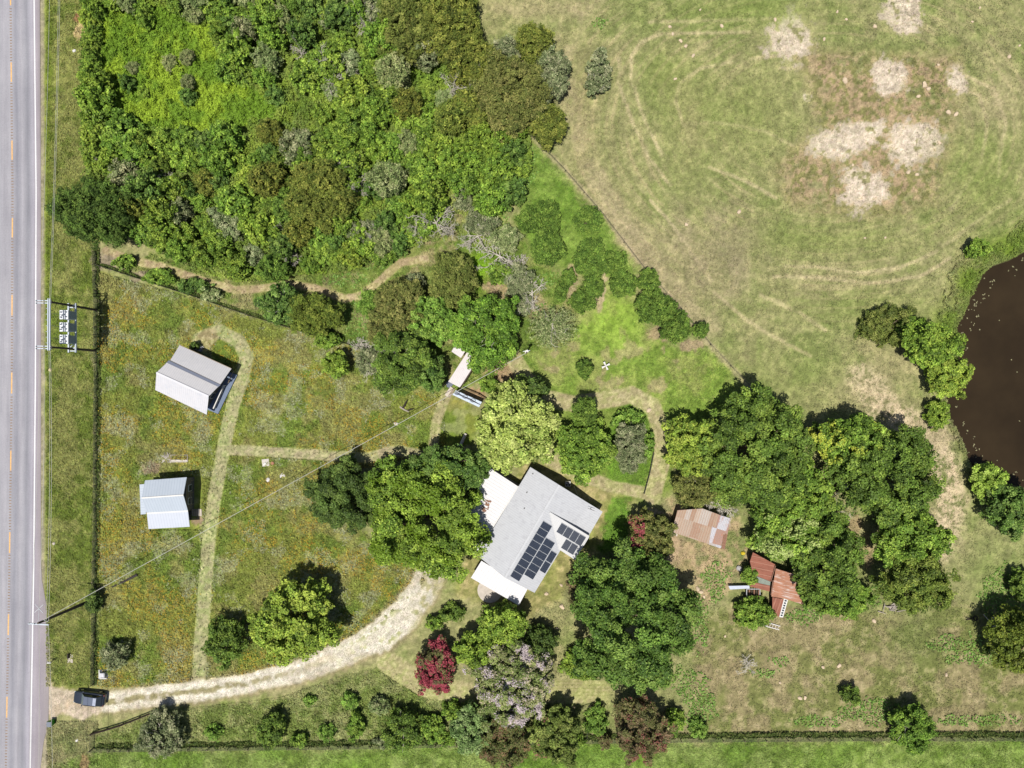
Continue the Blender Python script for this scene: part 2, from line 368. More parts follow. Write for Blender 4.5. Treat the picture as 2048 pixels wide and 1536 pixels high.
    m = 1 - sstep(-10, 10, sdf(SHEDYARD, ex, ey)); c = blend(c, m * sstep(.3, .6, n3), (180, 160, 124))
    for sx_, sy_, rx_, ry_, sc_, sa_ in ((1470, 230, 130, 90, (132, 146, 78), .5), (1960, 360, 80, 110, (126, 144, 72), .55), (1640, 480, 190, 40, (130, 146, 76), .55), (1500, 20, 190, 34, (122, 142, 68), .55), (1330, 150, 50, 60, (136, 148, 78), .4),
              (1070, 16, 130, 26, (184, 170, 132), .7), (1165, 260, 26, 130, (176, 164, 122), .5), (1375, 260, 40, 120, (176, 166, 120), .45), (1990, 210, 50, 60, (182, 168, 132), .6), (1400, 540, 110, 90, (164, 154, 118), .5), (1750, 620, 200, 40, (132, 146, 78), .4),
              (1560, 760, 130, 70, (136, 150, 82), .5), (1985, 1120, 60, 110, (132, 146, 84), .5), (1830, 1260, 60, 80, (120, 132, 76), .6), (1500, 1330, 120, 50, (170, 154, 118), .4)):
        c = blend(c, np.exp(-(((ex - sx_) / rx_) ** 2 + ((ey - sy_) / ry_) ** 2)) * sa_, sc_)
    # green areas
    for poly, base, alt in (([(1040, 700), (1180, 740), (1330, 770), (1350, 980), (1290, 1005), (1210, 965), (1100, 890), (1055, 800)], (120, 146, 60), (140, 156, 78)), (MIDWOOD, (112, 138, 56), (140, 150, 82)), (LAWN, (130, 158, 66), (150, 170, 82)), (GREENSTRIP, (112, 144, 56), (132, 158, 72)),
                            (DOGLAWN, (118, 156, 56), (112, 142, 56)), (GARDEN, (105, 146, 50), (118, 152, 60)),
                            (BOTTOM, (124, 150, 66), (150, 170, 92)), (WESTVERGE, (116, 134, 54), (146, 150, 84)),
                            (SOUTHSTRIP, (124, 142, 68), (150, 156, 98)), (THICKET, (110, 130, 50), (140, 146, 80)),
                            (TALLGRASS, (112, 144, 42), (136, 164, 54))):
        bw = 7 if poly in (DOGLAWN, GARDEN, WESTVERGE, MIDWOOD) else 15; m = 1 - sstep(-bw, bw, sdf(poly, ex * 1.5 - X * .5, ey * 1.5 - Y * .5)); y = np.zeros_like(c) + np.array(base, np.float32)
        y = blend(y, sstep(.35, .62, n2 * .6 + n3 * .4), alt)
        c = c * (1 - m[..., None]) + y * m[..., None]
        if poly is BOTTOM: c = blend(c, m * sstep(.46, .6, n1) * .45, (104, 146, 42))
        if poly is LAWN: c = blend(c, m * sstep(.5, .64, n2) * .45, (154, 156, 98)); c = blend(c, m * sstep(.54, .66, fbm(X, Y, 34, 4, 33) - .12 * (X > 1330)) * .75, (176, 164, 124))
        if poly is MIDWOOD: c = blend(c, m * sstep(.56, .68, fbm(X, Y, 40, 4, 34)) * .6, (176, 158, 124))
    gs = np.exp(-((X - 1215) ** 2 + (Y - 630) ** 2) / 60 ** 2); c = blend(c, np.clip(gs * .7, 0, 1), (154, 186, 72))
    gs = np.exp(-((X - 960) ** 2 / 22 ** 2 + (Y - 535) ** 2 / 40 ** 2)); c = blend(c, np.clip(gs, 0, 1), (136, 182, 40))
    gs = np.exp(-((X - 850) ** 2 / 50 ** 2 + (Y - 155) ** 2 / 26 ** 2)); c = blend(c, np.clip(gs, 0, 1), (126, 158, 62))
    # strip near the road that is grassier
    c = blend(c, np.exp(-((X - 96) / 9) ** 2) * (Y < 640) * .6, (120, 140, 44))
    # wildflower meadow
    m = 1 - sstep(-6, 6, sdf(MEADOW, ex, ey)); y = np.zeros_like(c) + np.array((138, 148, 68), np.float32)
    y = blend(y, sstep(.44, .62, fbm(X, Y, 60, 4, 20)) * .8, (116, 140, 56))
    y = blend(y, sstep(.48, .62, fbm(X, Y, 48, 4, 21)) * .75, (158, 154, 94))
    of = sstep(.46, .6, fbm(X, Y, 70, 4, 22) + .05 * (X > 480) * (Y < 900) + .05 * (Y > 1180) * (X < 400))
    y = blend(y, of * sstep(.42, .62, nf) * .4, (170, 156, 66))
    y = blend(y, sstep(.55, .68, fbm(X, Y, 30, 4, 24)) * .5, (172, 172, 132))
    c = c * (1 - m[..., None]) + y * m[..., None]
    # dirt spots
    for (dx, dy, rx, ry, dc) in DIRT:
        q = np.hypot((ex - dx) / rx, (ey - dy) / ry) + (n3 - .5) * .5
        c = blend(c, (1 - sstep(.7, 1.2, q)) * .85, dc)
    # mown paths
    for pts, wd, pc in PATHS:
        d = dline(pts, X * .7 + fx * .3 + (wx - X) * .25, Y * .7 + fy * .3 + (wy - Y) * .25)
        m = 1 - sstep(wd / 2 - 3, wd / 2 + 2, d); cc = np.zeros_like(c) + np.array(pc, np.float32)
        cc = blend(cc, sstep(.42, .6, n3) * .6, (pc[0] - 26, pc[1] - 10, pc[2] - 28)); cc = blend(cc, sstep(.5, .7, nf) * .5, (200, 190, 150))
        c = c * (1 - m[..., None]) + cc * m[..., None]
    # cloud-worn line along the old pasture fence, mower stripes
    fl = dline([(1062, 272), (1130, 340), (1205, 425), (1290, 535), (1355, 610), (1420, 690), (1500, 775)], ex * .3 + X * .7, ey * .3 + Y * .7)
    c = blend(c, (1 - sstep(3, 9, fl)) * .55, (186, 170, 140))
    c = blend(c, (1 - sstep(-6, 4, sdf([(1110, 1358), (1222, 1362), (1226, 1385), (1190, 1402), (1100, 1400)], X, Y))) * (np.sin(Y * .9) * .5 + .5) * .5, (138, 142, 80))
    # gravel drive
    dd = dline(DRIVE, ex * .5 + X * .5, ey * .5 + Y * .5)
    wd = 19 + 5 * sstep(560, 700, X) + 8 * sstep(720, 790, X) * (1 - sstep(820, 862, X))
    g = 1 - sstep(wd - 3, wd + 5, dd)
    soft = 1 - sstep(wd + 2, wd + 14, dd)
    c = blend(c, soft * .7, (166, 152, 118))
    c = blend(c, g * .95, (236, 228, 210))
    c = blend(c, g * sstep(.45, .62, n2) * .45, (196, 182, 156)); c = blend(c, g * (1 - sstep(2, 6, np.abs(dd - wd * .52))) * .4, (246, 240, 226))
    mid = (1 - sstep(2.5, 8, np.abs(dd))) * (X > 205) * (1 - sstep(460, 720, X)) * sstep(.3, .46, n3)
    c = blend(c, mid * .8, (140, 132, 92))
    wd2 = (1 - sstep(.0, 16, np.abs(dd - (wd - 12)))) * sstep(640, 760, X) * sstep(.56, .64, n3)
    c = blend(c, wd2 * .8, (150, 154, 98)); c = blend(c, g * sstep(815, 850, X) * sstep(.4, .6, n3) * .8, (166, 160, 118))
    ap = 1 - sstep(-4, 5, sdf([(96, 1360), (110, 1375), (150, 1385), (205, 1388), (205, 1425), (170, 1440), (120, 1425), (104, 1440), (96, 1450)], ex, ey))
    c = blend(c, ap, (206, 190, 168)); c = blend(c, ap * sstep(.5, .65, n2) * .5, (200, 170, 130))
    gr = np.clip(g * (1 - mid) * (1 - wd2) + ap * .4, 0, 1)
    # gravelly road shoulder
    sh = (1 - sstep(86, 92, X + 3 * (n3 - .5) * 2)) * (Y < 1400) + (1 - sstep(92, 98, X + 4 * (n3 - .5))) * (Y > 1440)
    c = blend(c, np.clip(sh, 0, 1) * .85, (172, 162, 140))
    # overall mottling
    c = c * (1 + (n3 - .5) * .30 + (nf - .5) * .34)[..., None]
    lum = c.mean(-1, keepdims=True); c = c * .98 + lum * .02
    return np.clip(c, 10, 250), gr
# ------------------------------------------------------------------ ground
def axis(lo, hi, step, far):
    core = np.arange(lo, hi + step, step); out = np.cumsum(np.geomspace(step * 2, far / 4, 16))
    return np.concatenate([lo - out[::-1], core, core[-1] + out])
gx = axis(-70, 2120, 2.7, 20000); gy = axis(-70, 1606, 2.7, 20000)
GX, GY = np.meshgrid(gx, gy)
gc, gg = paint(GX, GY)
pond_d = sdf(POND, GX.astype(np.float32), GY.astype(np.float32))
Z = (fbm(GX, GY, 160, 3, 30) - .5) * .25 + (fbm(GX, GY, 9, 3, 31) - .5) * .09
Z = np.where((GX < 100), Z * 0 - .02, Z); Z = np.where((GX < 80), -.12, Z)
bank = sstep(-60, 6, pond_d); Z = Z * sstep(-10, 40, pond_d) - 1.6 * (1 - bank) - .25 * (1 - sstep(2, 18, pond_d))
wet = 1 - sstep(-3, 4, pond_d); gc = gc * (1 - wet[..., None]) + np.array((70, 62, 50)) * wet[..., None]
def grid_mesh(name, GX, GY, Z, col, alpha, mat):
    ny, nx = GX.shape; n = nx * ny
    co = np.empty((n, 3), np.float32); co[:, 0] = ((GX - 1024) / S).ravel(); co[:, 1] = ((768 - GY) / S).ravel(); co[:, 2] = Z.ravel()
    i = np.arange(n).reshape(ny, nx); q = np.stack([i[1:, :-1], i[1:, 1:], i[:-1, 1:], i[:-1, :-1]], -1).reshape(-1, 4)
    me = bpy.data.meshes.new(name); me.vertices.add(n); me.vertices.foreach_set("co", co.ravel())
    me.loops.add(q.size); me.loops.foreach_set("vertex_index", q.ravel().astype(np.int32))
    me.polygons.add(len(q)); me.polygons.foreach_set("loop_start", np.arange(0, q.size, 4, dtype=np.int32))
    me.polygons.foreach_set("use_smooth", np.ones(len(q), bool))
    a = me.attributes.new("Col", 'FLOAT_COLOR', 'POINT'); cc = np.ones((n, 4), np.float32)
    cc[:, :3] = (lin(col.reshape(-1, 3)) / KG); cc[:, 3] = alpha.ravel(); a.data.foreach_set("color", cc.ravel())
    me.materials.append(mat); me.update(calc_edges=True); return link(name, me)
m_ground, t, b = newmat("ground"); b.inputs["Roughness"].default_value = .95; spec(b, .05)
at = t.nodes.new("ShaderNodeAttribute"); at.attribute_name = "Col"; tc = t.nodes.new("ShaderNodeTexCoord")
n1 = noise(t, tc.outputs["Object"], 1.4, 6, .7); n2 = noise(t, tc.outputs["Object"], 5.0, 5, .7); n3 = noise(t, tc.outputs["Object"], 15, 3, .6)
c = mixc(t, .9, at.outputs["Color"], ramp(t, n2, [(.3, (.7, .72, .64)), (.5, (1, 1, 1)), (.72, (1.32, 1.3, 1.32))]), 'MULTIPLY')
c = mixc(t, .7, c, ramp(t, n1, [(.34, (.8, .86, .74)), (.66, (1.18, 1.12, 1.2))]), 'MULTIPLY')
c = mixc(t, .7, c, ramp(t, n3, [(.3, (.7, .7, .7)), (.7, (1.28, 1.28, 1.28))]), 'MULTIPLY')
vo = t.nodes.new("ShaderNodeTexVoronoi"); vo.inputs["Scale"].default_value = 7.5; t.links.new(tc.outputs["Object"], vo.inputs["Vector"])
pit = math_node(t, 'MULTIPLY', math_node(t, 'GREATER_THAN', vo.outputs["Distance"], .66), at.outputs["Alpha"])
c = mixc(t, math_node(t, 'MULTIPLY', pit, .6), c, (.2, .175, .13))
t.links.new(c, b.inputs["Base Color"])
bp = t.nodes.new("ShaderNodeBump"); bp.inputs["Strength"].default_value = .7; bp.inputs["Distance"].default_value = .12
t.links.new(math_node(t, 'ADD', n2, math_node(t, 'MULTIPLY', n3, .5)), bp.inputs["Height"]); t.links.new(bp.outputs[0], b.inputs["Normal"])
ground = grid_mesh("ground", GX, GY, Z, gc, gg, m_ground); tag(ground, kind="structure")

# ------------------------------------------------------------------ road
def curve_x(tab, y):
    return float(np.interp(y, [p[0] for p in tab], [p[1] for p in tab]))
CEN = [(-20000, 10), (0, 21.5), (384, 25.5), (768, 24), (1152, 19), (1536, 12), (20000, -60)]
EDG = [(-20000, 60), (0, 68.5), (384, 72.5), (768, 71), (1152, 67.5), (1536, 60.5), (20000, 0)]
PAV = [(-20000, 72), (0, 80), (384, 82), (768, 82), (1120, 82), (1160, 84), (1210, 93), (1260, 98), (1370, 98), (1450, 97), (1480, 88), (1536, 81), (20000, 20)]
ys = [-20000, -6000, -2000, -600] + list(range(-100, 1640, 12)) + [2200, 4000, 9000, 20000]
m_road, t, b = newmat("asphalt"); b.inputs["Roughness"].default_value = .85; spec(b, .15)
tc = t.nodes.new("ShaderNodeTexCoord"); uvn = t.nodes.new("ShaderNodeUVMap"); sx = t.nodes.new("ShaderNodeSeparateXYZ"); t.links.new(uvn.outputs[0], sx.inputs[0])
mp = t.nodes.new("ShaderNodeMapping"); mp.inputs["Scale"].default_value = (1.0, .06, 1); t.links.new(tc.outputs["Object"], mp.inputs[0])
nl = noise(t, mp.outputs[0], 1.1, 4, .6); nf_ = noise(t, tc.outputs["Object"], 9, 4, .7); nb = noise(t, tc.outputs["Object"], .25, 4, .6)
c = ramp(t, sx.outputs[0], [(0, A(172, 171, 176)), (.22, A(172, 170, 176)), (.36, A(152, 152, 160)), (.5, A(176, 174, 180)), (.66, A(150, 150, 157)), (.8, A(176, 173, 182)), (.93, A(168, 160, 166)), (1, A(160, 152, 152))])
c = mixc(t, .6, c, ramp(t, nl, [(.35, (.78, .78, .8)), (.65, (1.14, 1.14, 1.14))]), 'MULTIPLY')
c = mixc(t, .8, c, ramp(t, nf_, [(.3, (.84, .84, .84)), (.7, (1.16, 1.16, 1.16))]), 'MULTIPLY')
c = mixc(t, .5, c, ramp(t, nb, [(.35, (.88, .88, .9)), (.65, (1.08, 1.08, 1.07))]), 'MULTIPLY')
t.links.new(c, b.inputs["Base Color"])
mb = MB(); uvs = []
prev = None
for y in ys:
    ce = curve_x(CEN, y); pe = curve_x(PAV, y); eg = curve_x(EDG, y)
    row = [(W(ce - (eg - ce) - 12, y, .02), 0.2), (W(ce - (eg - ce), y, .025), 0.2), (W(ce, y, .05), .22 * 1.0), (W(ce + (eg - ce) * .5, y, .04), .55), (W(eg, y, .03), .88), (W(pe, y, .02), 1.0)]
    if prev:
        for k in range(5):
            mb.face([prev[k][0], row[k][0], row[k + 1][0], prev[k + 1][0]]); uvs += [prev[k][1], row[k][1], row[k + 1][1], prev[k + 1][1]]
    prev = row
ro = mb.build("road", m_road); tag(ro, kind="structure")
uvl = ro.data.uv_layers.new(name="UVMap")
for i, u in enumerate(uvs): uvl.data[i].uv = (u, 0)
for p in ro.data.polygons:
    if p.normal.z < 0: p.flip()
m_white = M("road_paint_white", A(238, 238, 240), .7, var=.1, scale=4); m_yel = M("road_paint_orange", A(236, 186, 120), .7, var=.2, scale=4)
m_groove = M("road_groove", A(152, 128, 104), .9, var=.2); m_patch = M("road_patch", A(176, 166, 166), .9, var=.1)
mb = MB(); yl = [-20000, -4000, -600] + list(range(-100, 1640, 24)) + [3000, 20000]
for a, b_ in zip(yl[:-1], yl[1:]):
    xa, xb = curve_x(EDG, a), curve_x(EDG, b_)
    mb.face([W(xb - 1.25, b_, .036), W(xb + 1.25, b_, .036), W(xa + 1.25, a, .036), W(xa - 1.25, a, .036)], 0)
    xa, xb = 2 * curve_x(CEN, a) - xa, 2 * curve_x(CEN, b_) - xb
    mb.face([W(xb - 1.25, b_, .036), W(xb + 1.25, b_, .036), W(xa + 1.25, a, .036), W(xa - 1.25, a, .036)], 0)
dash = [(-180, -140), (-31, 11), (125, 164), (281, 320), (436, 475), (590, 631), (745, 787), (901, 941), (1064, 1106), (1228, 1270), (1393, 1435), (1556, 1596)]
for a, b_ in dash:
    xa, xb = curve_x(CEN, a), curve_x(CEN, b_)
    mb.face([W(xb - 1.3, b_, .056), W(xb + 1.3, b_, .056), W(xa + 1.3, a, .056), W(xa - 1.3, a, .056)], 1)
y = -80.0
while y < 1610:
    if not any(a - 2 < y < b_ + 2 for a, b_ in dash):
        x = curve_x(CEN, y); mb.face([W(x - 2.1, y + 1.0, .055), W(x + 2.1, y + 1.0, .055), W(x + 2.1, y - .8, .055), W(x - 2.1, y - .8, .055)], 2)
    y += 5.75
mk = mb.build("road_markings", [m_white, m_yel, m_groove]); tag(mk, kind="structure")

# ------------------------------------------------------------------ pond
m_water, t, b = newmat("pond_water"); b.inputs["Roughness"].default_value = .12; spec(b, .12)
tc = t.nodes.new("ShaderNodeTexCoord"); n1 = noise(t, tc.outputs["Object"], .12, 4, .6); n2 = noise(t, tc.outputs["Object"], 2.2, 3, .6)
t.links.new(ramp(t, n1, [(.3, A(48, 39, 28)), (.7, A(62, 51, 36))]), b.inputs["Base Color"])
bp = t.nodes.new("ShaderNodeBump"); bp.inputs["Strength"].default_value = .06; t.links.new(n2, bp.inputs["Height"]); t.links.new(bp.outputs[0], b.inputs["Normal"])
mb = MB(); mb.face([W(1870, 1010, -.3), W(2340, 1010, -.3), W(2340, 470, -.3), W(1870, 470, -.3)])
tag(mb.build("pond", m_water), kind="structure")

# ------------------------------------------------------------------ building helpers
def roof(name, top, eave, mat, parent, th=.09, ms=None):
    """top: 3d corners ccw; eave: direction along which the ribs repeat"""
    mb = MB()
    a = Vector(top[1]) - Vector(top[0]); nrm = a.cross(Vector(top[2]) - Vector(top[0]))
    if nrm.z < 0: top = top[::-1]
    mb.slab(top, th); e = Vector(eave); e.normalize(); nrm.normalize()
    return mb.build(name, mat, parent, uvdir=(e, nrm.cross(e)))
def inset_poly(pts, d):
    c = sum((Vector(p[:2]) for p in pts), Vector((0, 0))) / len(pts)
    out = []
    for p in pts:
        v = Vector(p[:2]) - c; out.append(c + v * max(.1, 1 - d / v.length))
    return out
m_wall_white = M("wall_white_siding", A(206, 205, 200), .8, var=.06, scale=2)
m_wall_grey = M("wall_grey_boards", A(120, 115, 108), .85, var=.15, scale=2)
m_wood = M("weathered_wood", A(160, 145, 125), .85, var=.25, scale=4)
m_wood_dark = M("dark_wood", A(82, 70, 58), .9, var=.25, scale=4)
m_wood_pale = M("pale_boards", A(214, 202, 188), .85, var=.12, scale=5)
m_glass = M("window_glass", (.03, .04, .05, 1), .15, var=.1, sp=.6)
m_trim = M("white_trim", A(232, 230, 226), .6, var=.05)
m_conc = M("concrete", A(206, 196, 184), .9, var=.12, scale=2, bump=.1)
m_dark = M("dark_brown_and_shade", A(60, 52, 44), .9, var=.2)  # dark brown for pipes, wheels and soil; also the fallen log's painted shadow
def wind(parent, a, b, z0, z1, f, wd=1.0, name="window"):
    """window in the wall a->b at fraction f"""
    a = Vector((a[0], a[1], 0)); b = Vector((b[0], b[1], 0)); d = (b - a).normalized(); n = Vector((d.y, -d.x, 0)); c = a + (b - a) * f
    mb = MB(); mb.bar(c - d * wd / 2 + n * .03 + Vector((0, 0, (z0 + z1) / 2)), c + d * wd / 2 + n * .03 + Vector((0, 0, (z0 + z1) / 2)), .06, z1 - z0)
    o = mb.build(name, m_trim, parent)
    mb = MB(); q = c + n * .065; mb.bar(q - d * (wd / 2 - .08) + Vector((0, 0, (z0 + z1) / 2)), q + d * (wd / 2 - .08) + Vector((0, 0, (z0 + z1) / 2)), .02, z1 - z0 - .16)
    mb.build("pane" if name == "window" else "door_panel", m_glass if name == "window" else m_wood, o)
def walls(parent, poly, z1, mat, name="wall", z0=-.1):
    mb = MB(); poly = [Vector(p[:2]) for p in poly]
    area = sum(poly[i].x * poly[(i + 1) % len(poly)].y - poly[(i + 1) % len(poly)].x * poly[i].y for i in range(len(poly)))
    if area < 0: poly = poly[::-1]
    mb.prism(poly, z0, z1); return mb.build(name, mat, parent), poly

# ------------------------------------------------------------------ main house
m_roof_grey = metal_roof("house_roof_metal", A(202, 204, 208), .32, .10, A(168, 172, 180), .6, dirt=A(176, 176, 182), dirtamt=.55, var=.04, bump=.12)
m_roof_wing = metal_roof("wing_roof_metal", A(216, 216, 216), .32, .10, A(196, 198, 200), .6, dirt=A(190, 190, 192), dirtamt=.4, var=.03, bump=.12)
m_roof_porch = metal_roof("porch_roof_white_sheets", A(236, 235, 236), .46, .16, A(204, 202, 206), .6, dirt=A(214, 204, 200), dirtamt=.3, var=.03, bump=.3)
def HP(s, t_, z): return P(.516 * s + .857 * t_, -.857 * s + .516 * t_, z)
def v3(p, z): return Vector((p[0], p[1], z))
house = empty("house", HP(-360, 1460, 0), "large grey metal roofed house with white porches and black solar panels", "house")
house.location = (0, 0, 0)
RZ, EZ = 4.5, 3.1
s0, s1 = -464, -254; tl, tr_, tr2 = 1390, 1460, 1527
# true plan positions follow from the seen edges at their heights
A1, A2 = HP(-459, tl, EZ), HP(s1 + 1, tl, EZ); R1, R2 = HP(-469, 1460.5, RZ), HP(s1, 1458, RZ)
B1, B2 = HP(s0, 1527, EZ), HP(s1 - 1, 1528, EZ)
dv = (A2 - A1).normalized()
roof("roof", [A1, R1, R2, A2], dv, m_roof_grey, house)
o = roof("roof", [R1 + Vector((0, 0, .004)), B1, B2, R2 + Vector((0, 0, .004))], dv, m_roof_grey, house)
mb = MB(); mb.bar(R1 + Vector((0, 0, .03)), R2 + Vector((0, 0, .03)), .3, .05); mb.build("ridge_cap", m_roof_grey, house)
C1, C2 = HP(-312, 1561, 2.75), HP(-255, 1560, 2.75); Bm = B1 + (B2 - B1) * ((-312 + 464) / 209)
roof("porch_roof", [Bm + Vector((0, 0, -.06)), C1, C2, B2 + Vector((0, 0, -.06))], dv, m_roof_grey, house)
zw = 3.95
w1, w2, w3, w4 = HP(-311, 1470, 4.35), HP(-311.5, 1562, zw - .3), HP(-366, 1561, 3.05), HP(-364.5, 1524, 3.22)
roof("wing_roof", [w1, w4, w3, w2], (w2 - w1), m_roof_wing, house, th=.12)
mb = MB(); mb.bar(w1 + Vector((0, 0, .04)), w2 + Vector((0, 0, .04)), .22, .05); mb.bar(w2 + Vector((0, 0, .04)), w3 + Vector((0, 0, .04)), .12, .05)
mb.bar(w1 + Vector((0, 0, .03)), w4 + Vector((0, 0, .03)), .12, .03); mb.build("roof_trim", m_roof_wing, house)
# left and south porch roofs
roof("porch_roof", [HP(-459, 1322, 2.45), HP(-460, 1386, 2.95), HP(-299, 1390, 2.95), HP(-296.5, 1324, 2.45)], dv, m_roof_porch, house)
nv = (B1 - A1).normalized()
roof("porch_roof", [HP(-464, 1403, 2.95), HP(-504, 1402.5, 2.5), HP(-502, 1513, 2.5), HP(-464.5, 1511, 2.95)], nv, m_roof_porch, house)
mb = MB(); mb.bar(HP(-460, 1387, 3.02), HP(-298, 1389.5, 3.02), .14, .1); mb.build("gutter", m_trim, house)
ft = [HP(-461, 1397, 0), HP(-258, 1397, 0), HP(-258, 1520, 0), HP(-461, 1520, 0)]
def base_pt(s, t_, z): p = HP(s, t_, z); return (p.x, p.y)
wp = [base_pt(-458, 1396, EZ), base_pt(-259, 1396, EZ), base_pt(-259, 1521, EZ), base_pt(-458, 1521, EZ)]
_, wp = walls(house, wp, 3.0, m_wall_white)
for i in range(4):
    for f in ((.2, .5, .8) if i in (0, 2) else (.3, .7)):
        wind(house, wp[i], wp[(i + 1) % 4], 1.0, 2.1, f)
wind(house, wp[1], wp[2], 0.1, 2.1, .52, .95, "door")
for a_, r_ in ((A1, B1), (A2, B2)):
    gm = MB(); rg = R1 if a_ is A1 else R2; k = .96
    gm.face([v3(a_ * k + r_ * (1 - k), 2.98), v3(r_ * k + a_ * (1 - k), 2.98), (rg.x * .985 + (a_ + r_).x / 2 * .015, rg.y * .985 + (a_ + r_).y / 2 * .015, RZ - .12)])
    gm.build("gable", m_wall_white, house)
wq = [base_pt(-361, 1515, 3.1), base_pt(-316, 1515, 3.1), base_pt(-316, 1555, 3.1), base_pt(-361, 1555, 3.1)]
_, wq = walls(house, wq, 2.9, m_wall_white)
wind(house, wq[1], wq[2], .9, 2.1, .5); wind(house, wq[2], wq[3], .9, 2.1, .5)
for s_, t_, z_ in ((-456, 1326, 2.45), (-380, 1326, 2.45), (-300, 1327, 2.45), (-500, 1406, 2.5), (-500, 1457, 2.5), (-499, 1509, 2.5), (-258, 1557, 2.7)):
    p = HP(s_, t_, z_); mb = MB(); mb.box((p.x, p.y, z_ / 2 - .06), (.12, .12, z_ - .1), math.atan2(dv.y, dv.x)); mb.build("porch_post", m_trim, house)
mb = MB(); mb.prism([base_pt(-462, 1322, 2.45), base_pt(-462, 1392, 2.45), base_pt(-298, 1392, 2.45), base_pt(-298, 1322, 2.45)][::-1], -.1, .18)
mb.build("porch_floor", m_conc, house)
# solar panels
m_cell, t, b = newmat("solar_cells"); b.inputs["Roughness"].default_value = .42; spec(b, .25)
uv = t.nodes.new("ShaderNodeUVMap"); sp = t.nodes.new("ShaderNodeSeparateXYZ"); t.links.new(uv.outputs[0], sp.inputs[0])
def gl(o_, per, wdt): return math_node(t, 'LESS_THAN', math_node(t, 'ABSOLUTE', math_node(t, 'SUBTRACT', math_node(t, 'FRACT', math_node(t, 'DIVIDE', o_, per)), .5)), wdt)
g_ = math_node(t, 'MAXIMUM', gl(sp.outputs[0], .165, .06), gl(sp.outputs[1], .165, .09))
t.links.new(mixc(t, math_node(t, 'MULTIPLY', g_, .55), A(30, 38, 54), A(104, 116, 138)), b.inputs["Base Color"])
m_frame = M("panel_frame_silver", A(206, 210, 214), .5, var=.05)
def slope_z(t_): return RZ + (EZ - RZ) * (t_ - 1460) / 67
def spanel(s_a, s_b, t_a, t_b, wing=False):
    def pt(s_, t_):
        if wing:
            f = (s_ + 311.5) / (-366 + 311.5); zz = (4.35 + (zw - .3 - 4.35) * (t_ - 1470) / 92) * (1 - f) + (3.22 - (t_ - 1524) * .17 / 37) * f
        else: zz = slope_z(t_)
        return HP(s_, t_, zz + .12)
    q = [pt(s_a, t_a), pt(s_b, t_a), pt(s_b, t_b), pt(s_a, t_b)]
    if (q[1] - q[0]).cross(q[2] - q[0]).z < 0: q = q[::-1]
    mb = MB(); mb.slab(q, .04); c = sum(q, Vector()) / 4
    o = mb.build("solar_panel", m_frame, house)
    q2 = [c + (p - c) * .955 + Vector((0, 0, .006)) for p in q]; mb = MB(); mb.face(q2)
    mb.build("cell_sheet", m_cell, o, uvdir=(q[1] - q[0], q[2] - q[1]))
for k in range(9): spanel(-332 - 14.35 * k, -332 - 14.35 * k - 14.0, 1467.5, 1489)
for k in range(6): spanel(-357.8 - 14.35 * k, -357.8 - 14.35 * k - 14.0, 1489.6, 1511)
for k in range(2): spanel(-374 - 23.6 * k, -374 - 23.6 * k - 23.2, 1512, 1525.5)
for k in range(4): spanel(-316, -337.5, 1501 + 14.4 * k, 1501 + 14.4 * k + 14, True)
for k in range(2): spanel(-339, -360, 1525.5 + 14.4 * k, 1525.5 + 14.4 * k + 14, True)
# small roof fittings
for s_, t_ in ((-330, 1422), (-262, 1401), (-300, 1410)):
    p = HP(s_, t_, EZ + (RZ - EZ) * (t_ - 1390) / 70); mb = MB(); mb.tube([p, p + Vector((0, 0, .3))], .07, 8); mb.build("vent_pipe", m_dark, house)
p = HP(-262, 1536, 3.05); mb = MB(); mb.tube([p, p + Vector((0, 0, .9))], .04, 6); mb.bar(p + Vector((-.5, .2, .8)), p + Vector((.5, -.2, .8)), .05, .05); mb.build("service_mast", m_dark, house)
# rust blotches: rusty sheets lying on the west porch roof
pd = MB(); pd.disc((0, 0, -.05), 1.9, .17, 28); pd = pd.build("round_step", m_conc, house); pd.location = W(980, 1180, 0)
m_rust = M("rust_brown", A(150, 112, 92), .9, var=.3, scale=6); rs = MB(); rr = random.Random(5)
for k in range(16):
    s_, t_ = -366 + rr.uniform(-13, 13), 1352 + rr.uniform(-4, 6) + (k % 2) * 5
    z_ = 2.45 + .5 * (t_ - 1322) / 64
    pp = HP(s_, t_, z_ + .05); rs.box(pp, (rr.uniform(.2, .7), rr.uniform(.1, .25), .03), math.atan2(nv.y, nv.x) + rr.uniform(-.2, .2))
o = rs.build("debris_pile", m_rust); tag(o, "brown rusty scraps lying on the west porch roof of the house", "debris")

# ------------------------------------------------------------------ air conditioner by the house
ac = empty("air_conditioner", P(1136, 968, .8) * 1, "round white air conditioner unit with black fan behind the house", "air conditioner")
ac.location.z = 0
mb = MB(); mb.box((0, 0, .42), (.82, .82, .84)); mb.build("housing", m_trim, ac, bevel=.06)
mb = MB(); mb.disc((0, 0, .845), .37, .02, 24); mb.build("fan_well", m_dark, ac)
mb = MB()
for k in range(3):
    a = k * 2.094; mb.face([(0, 0, .88), (.34 * math.cos(a), .34 * math.sin(a), .88), (.34 * math.cos(a + .9), .34 * math.sin(a + .9), .88)])
mb.build("fan_blade", m_frame, ac)

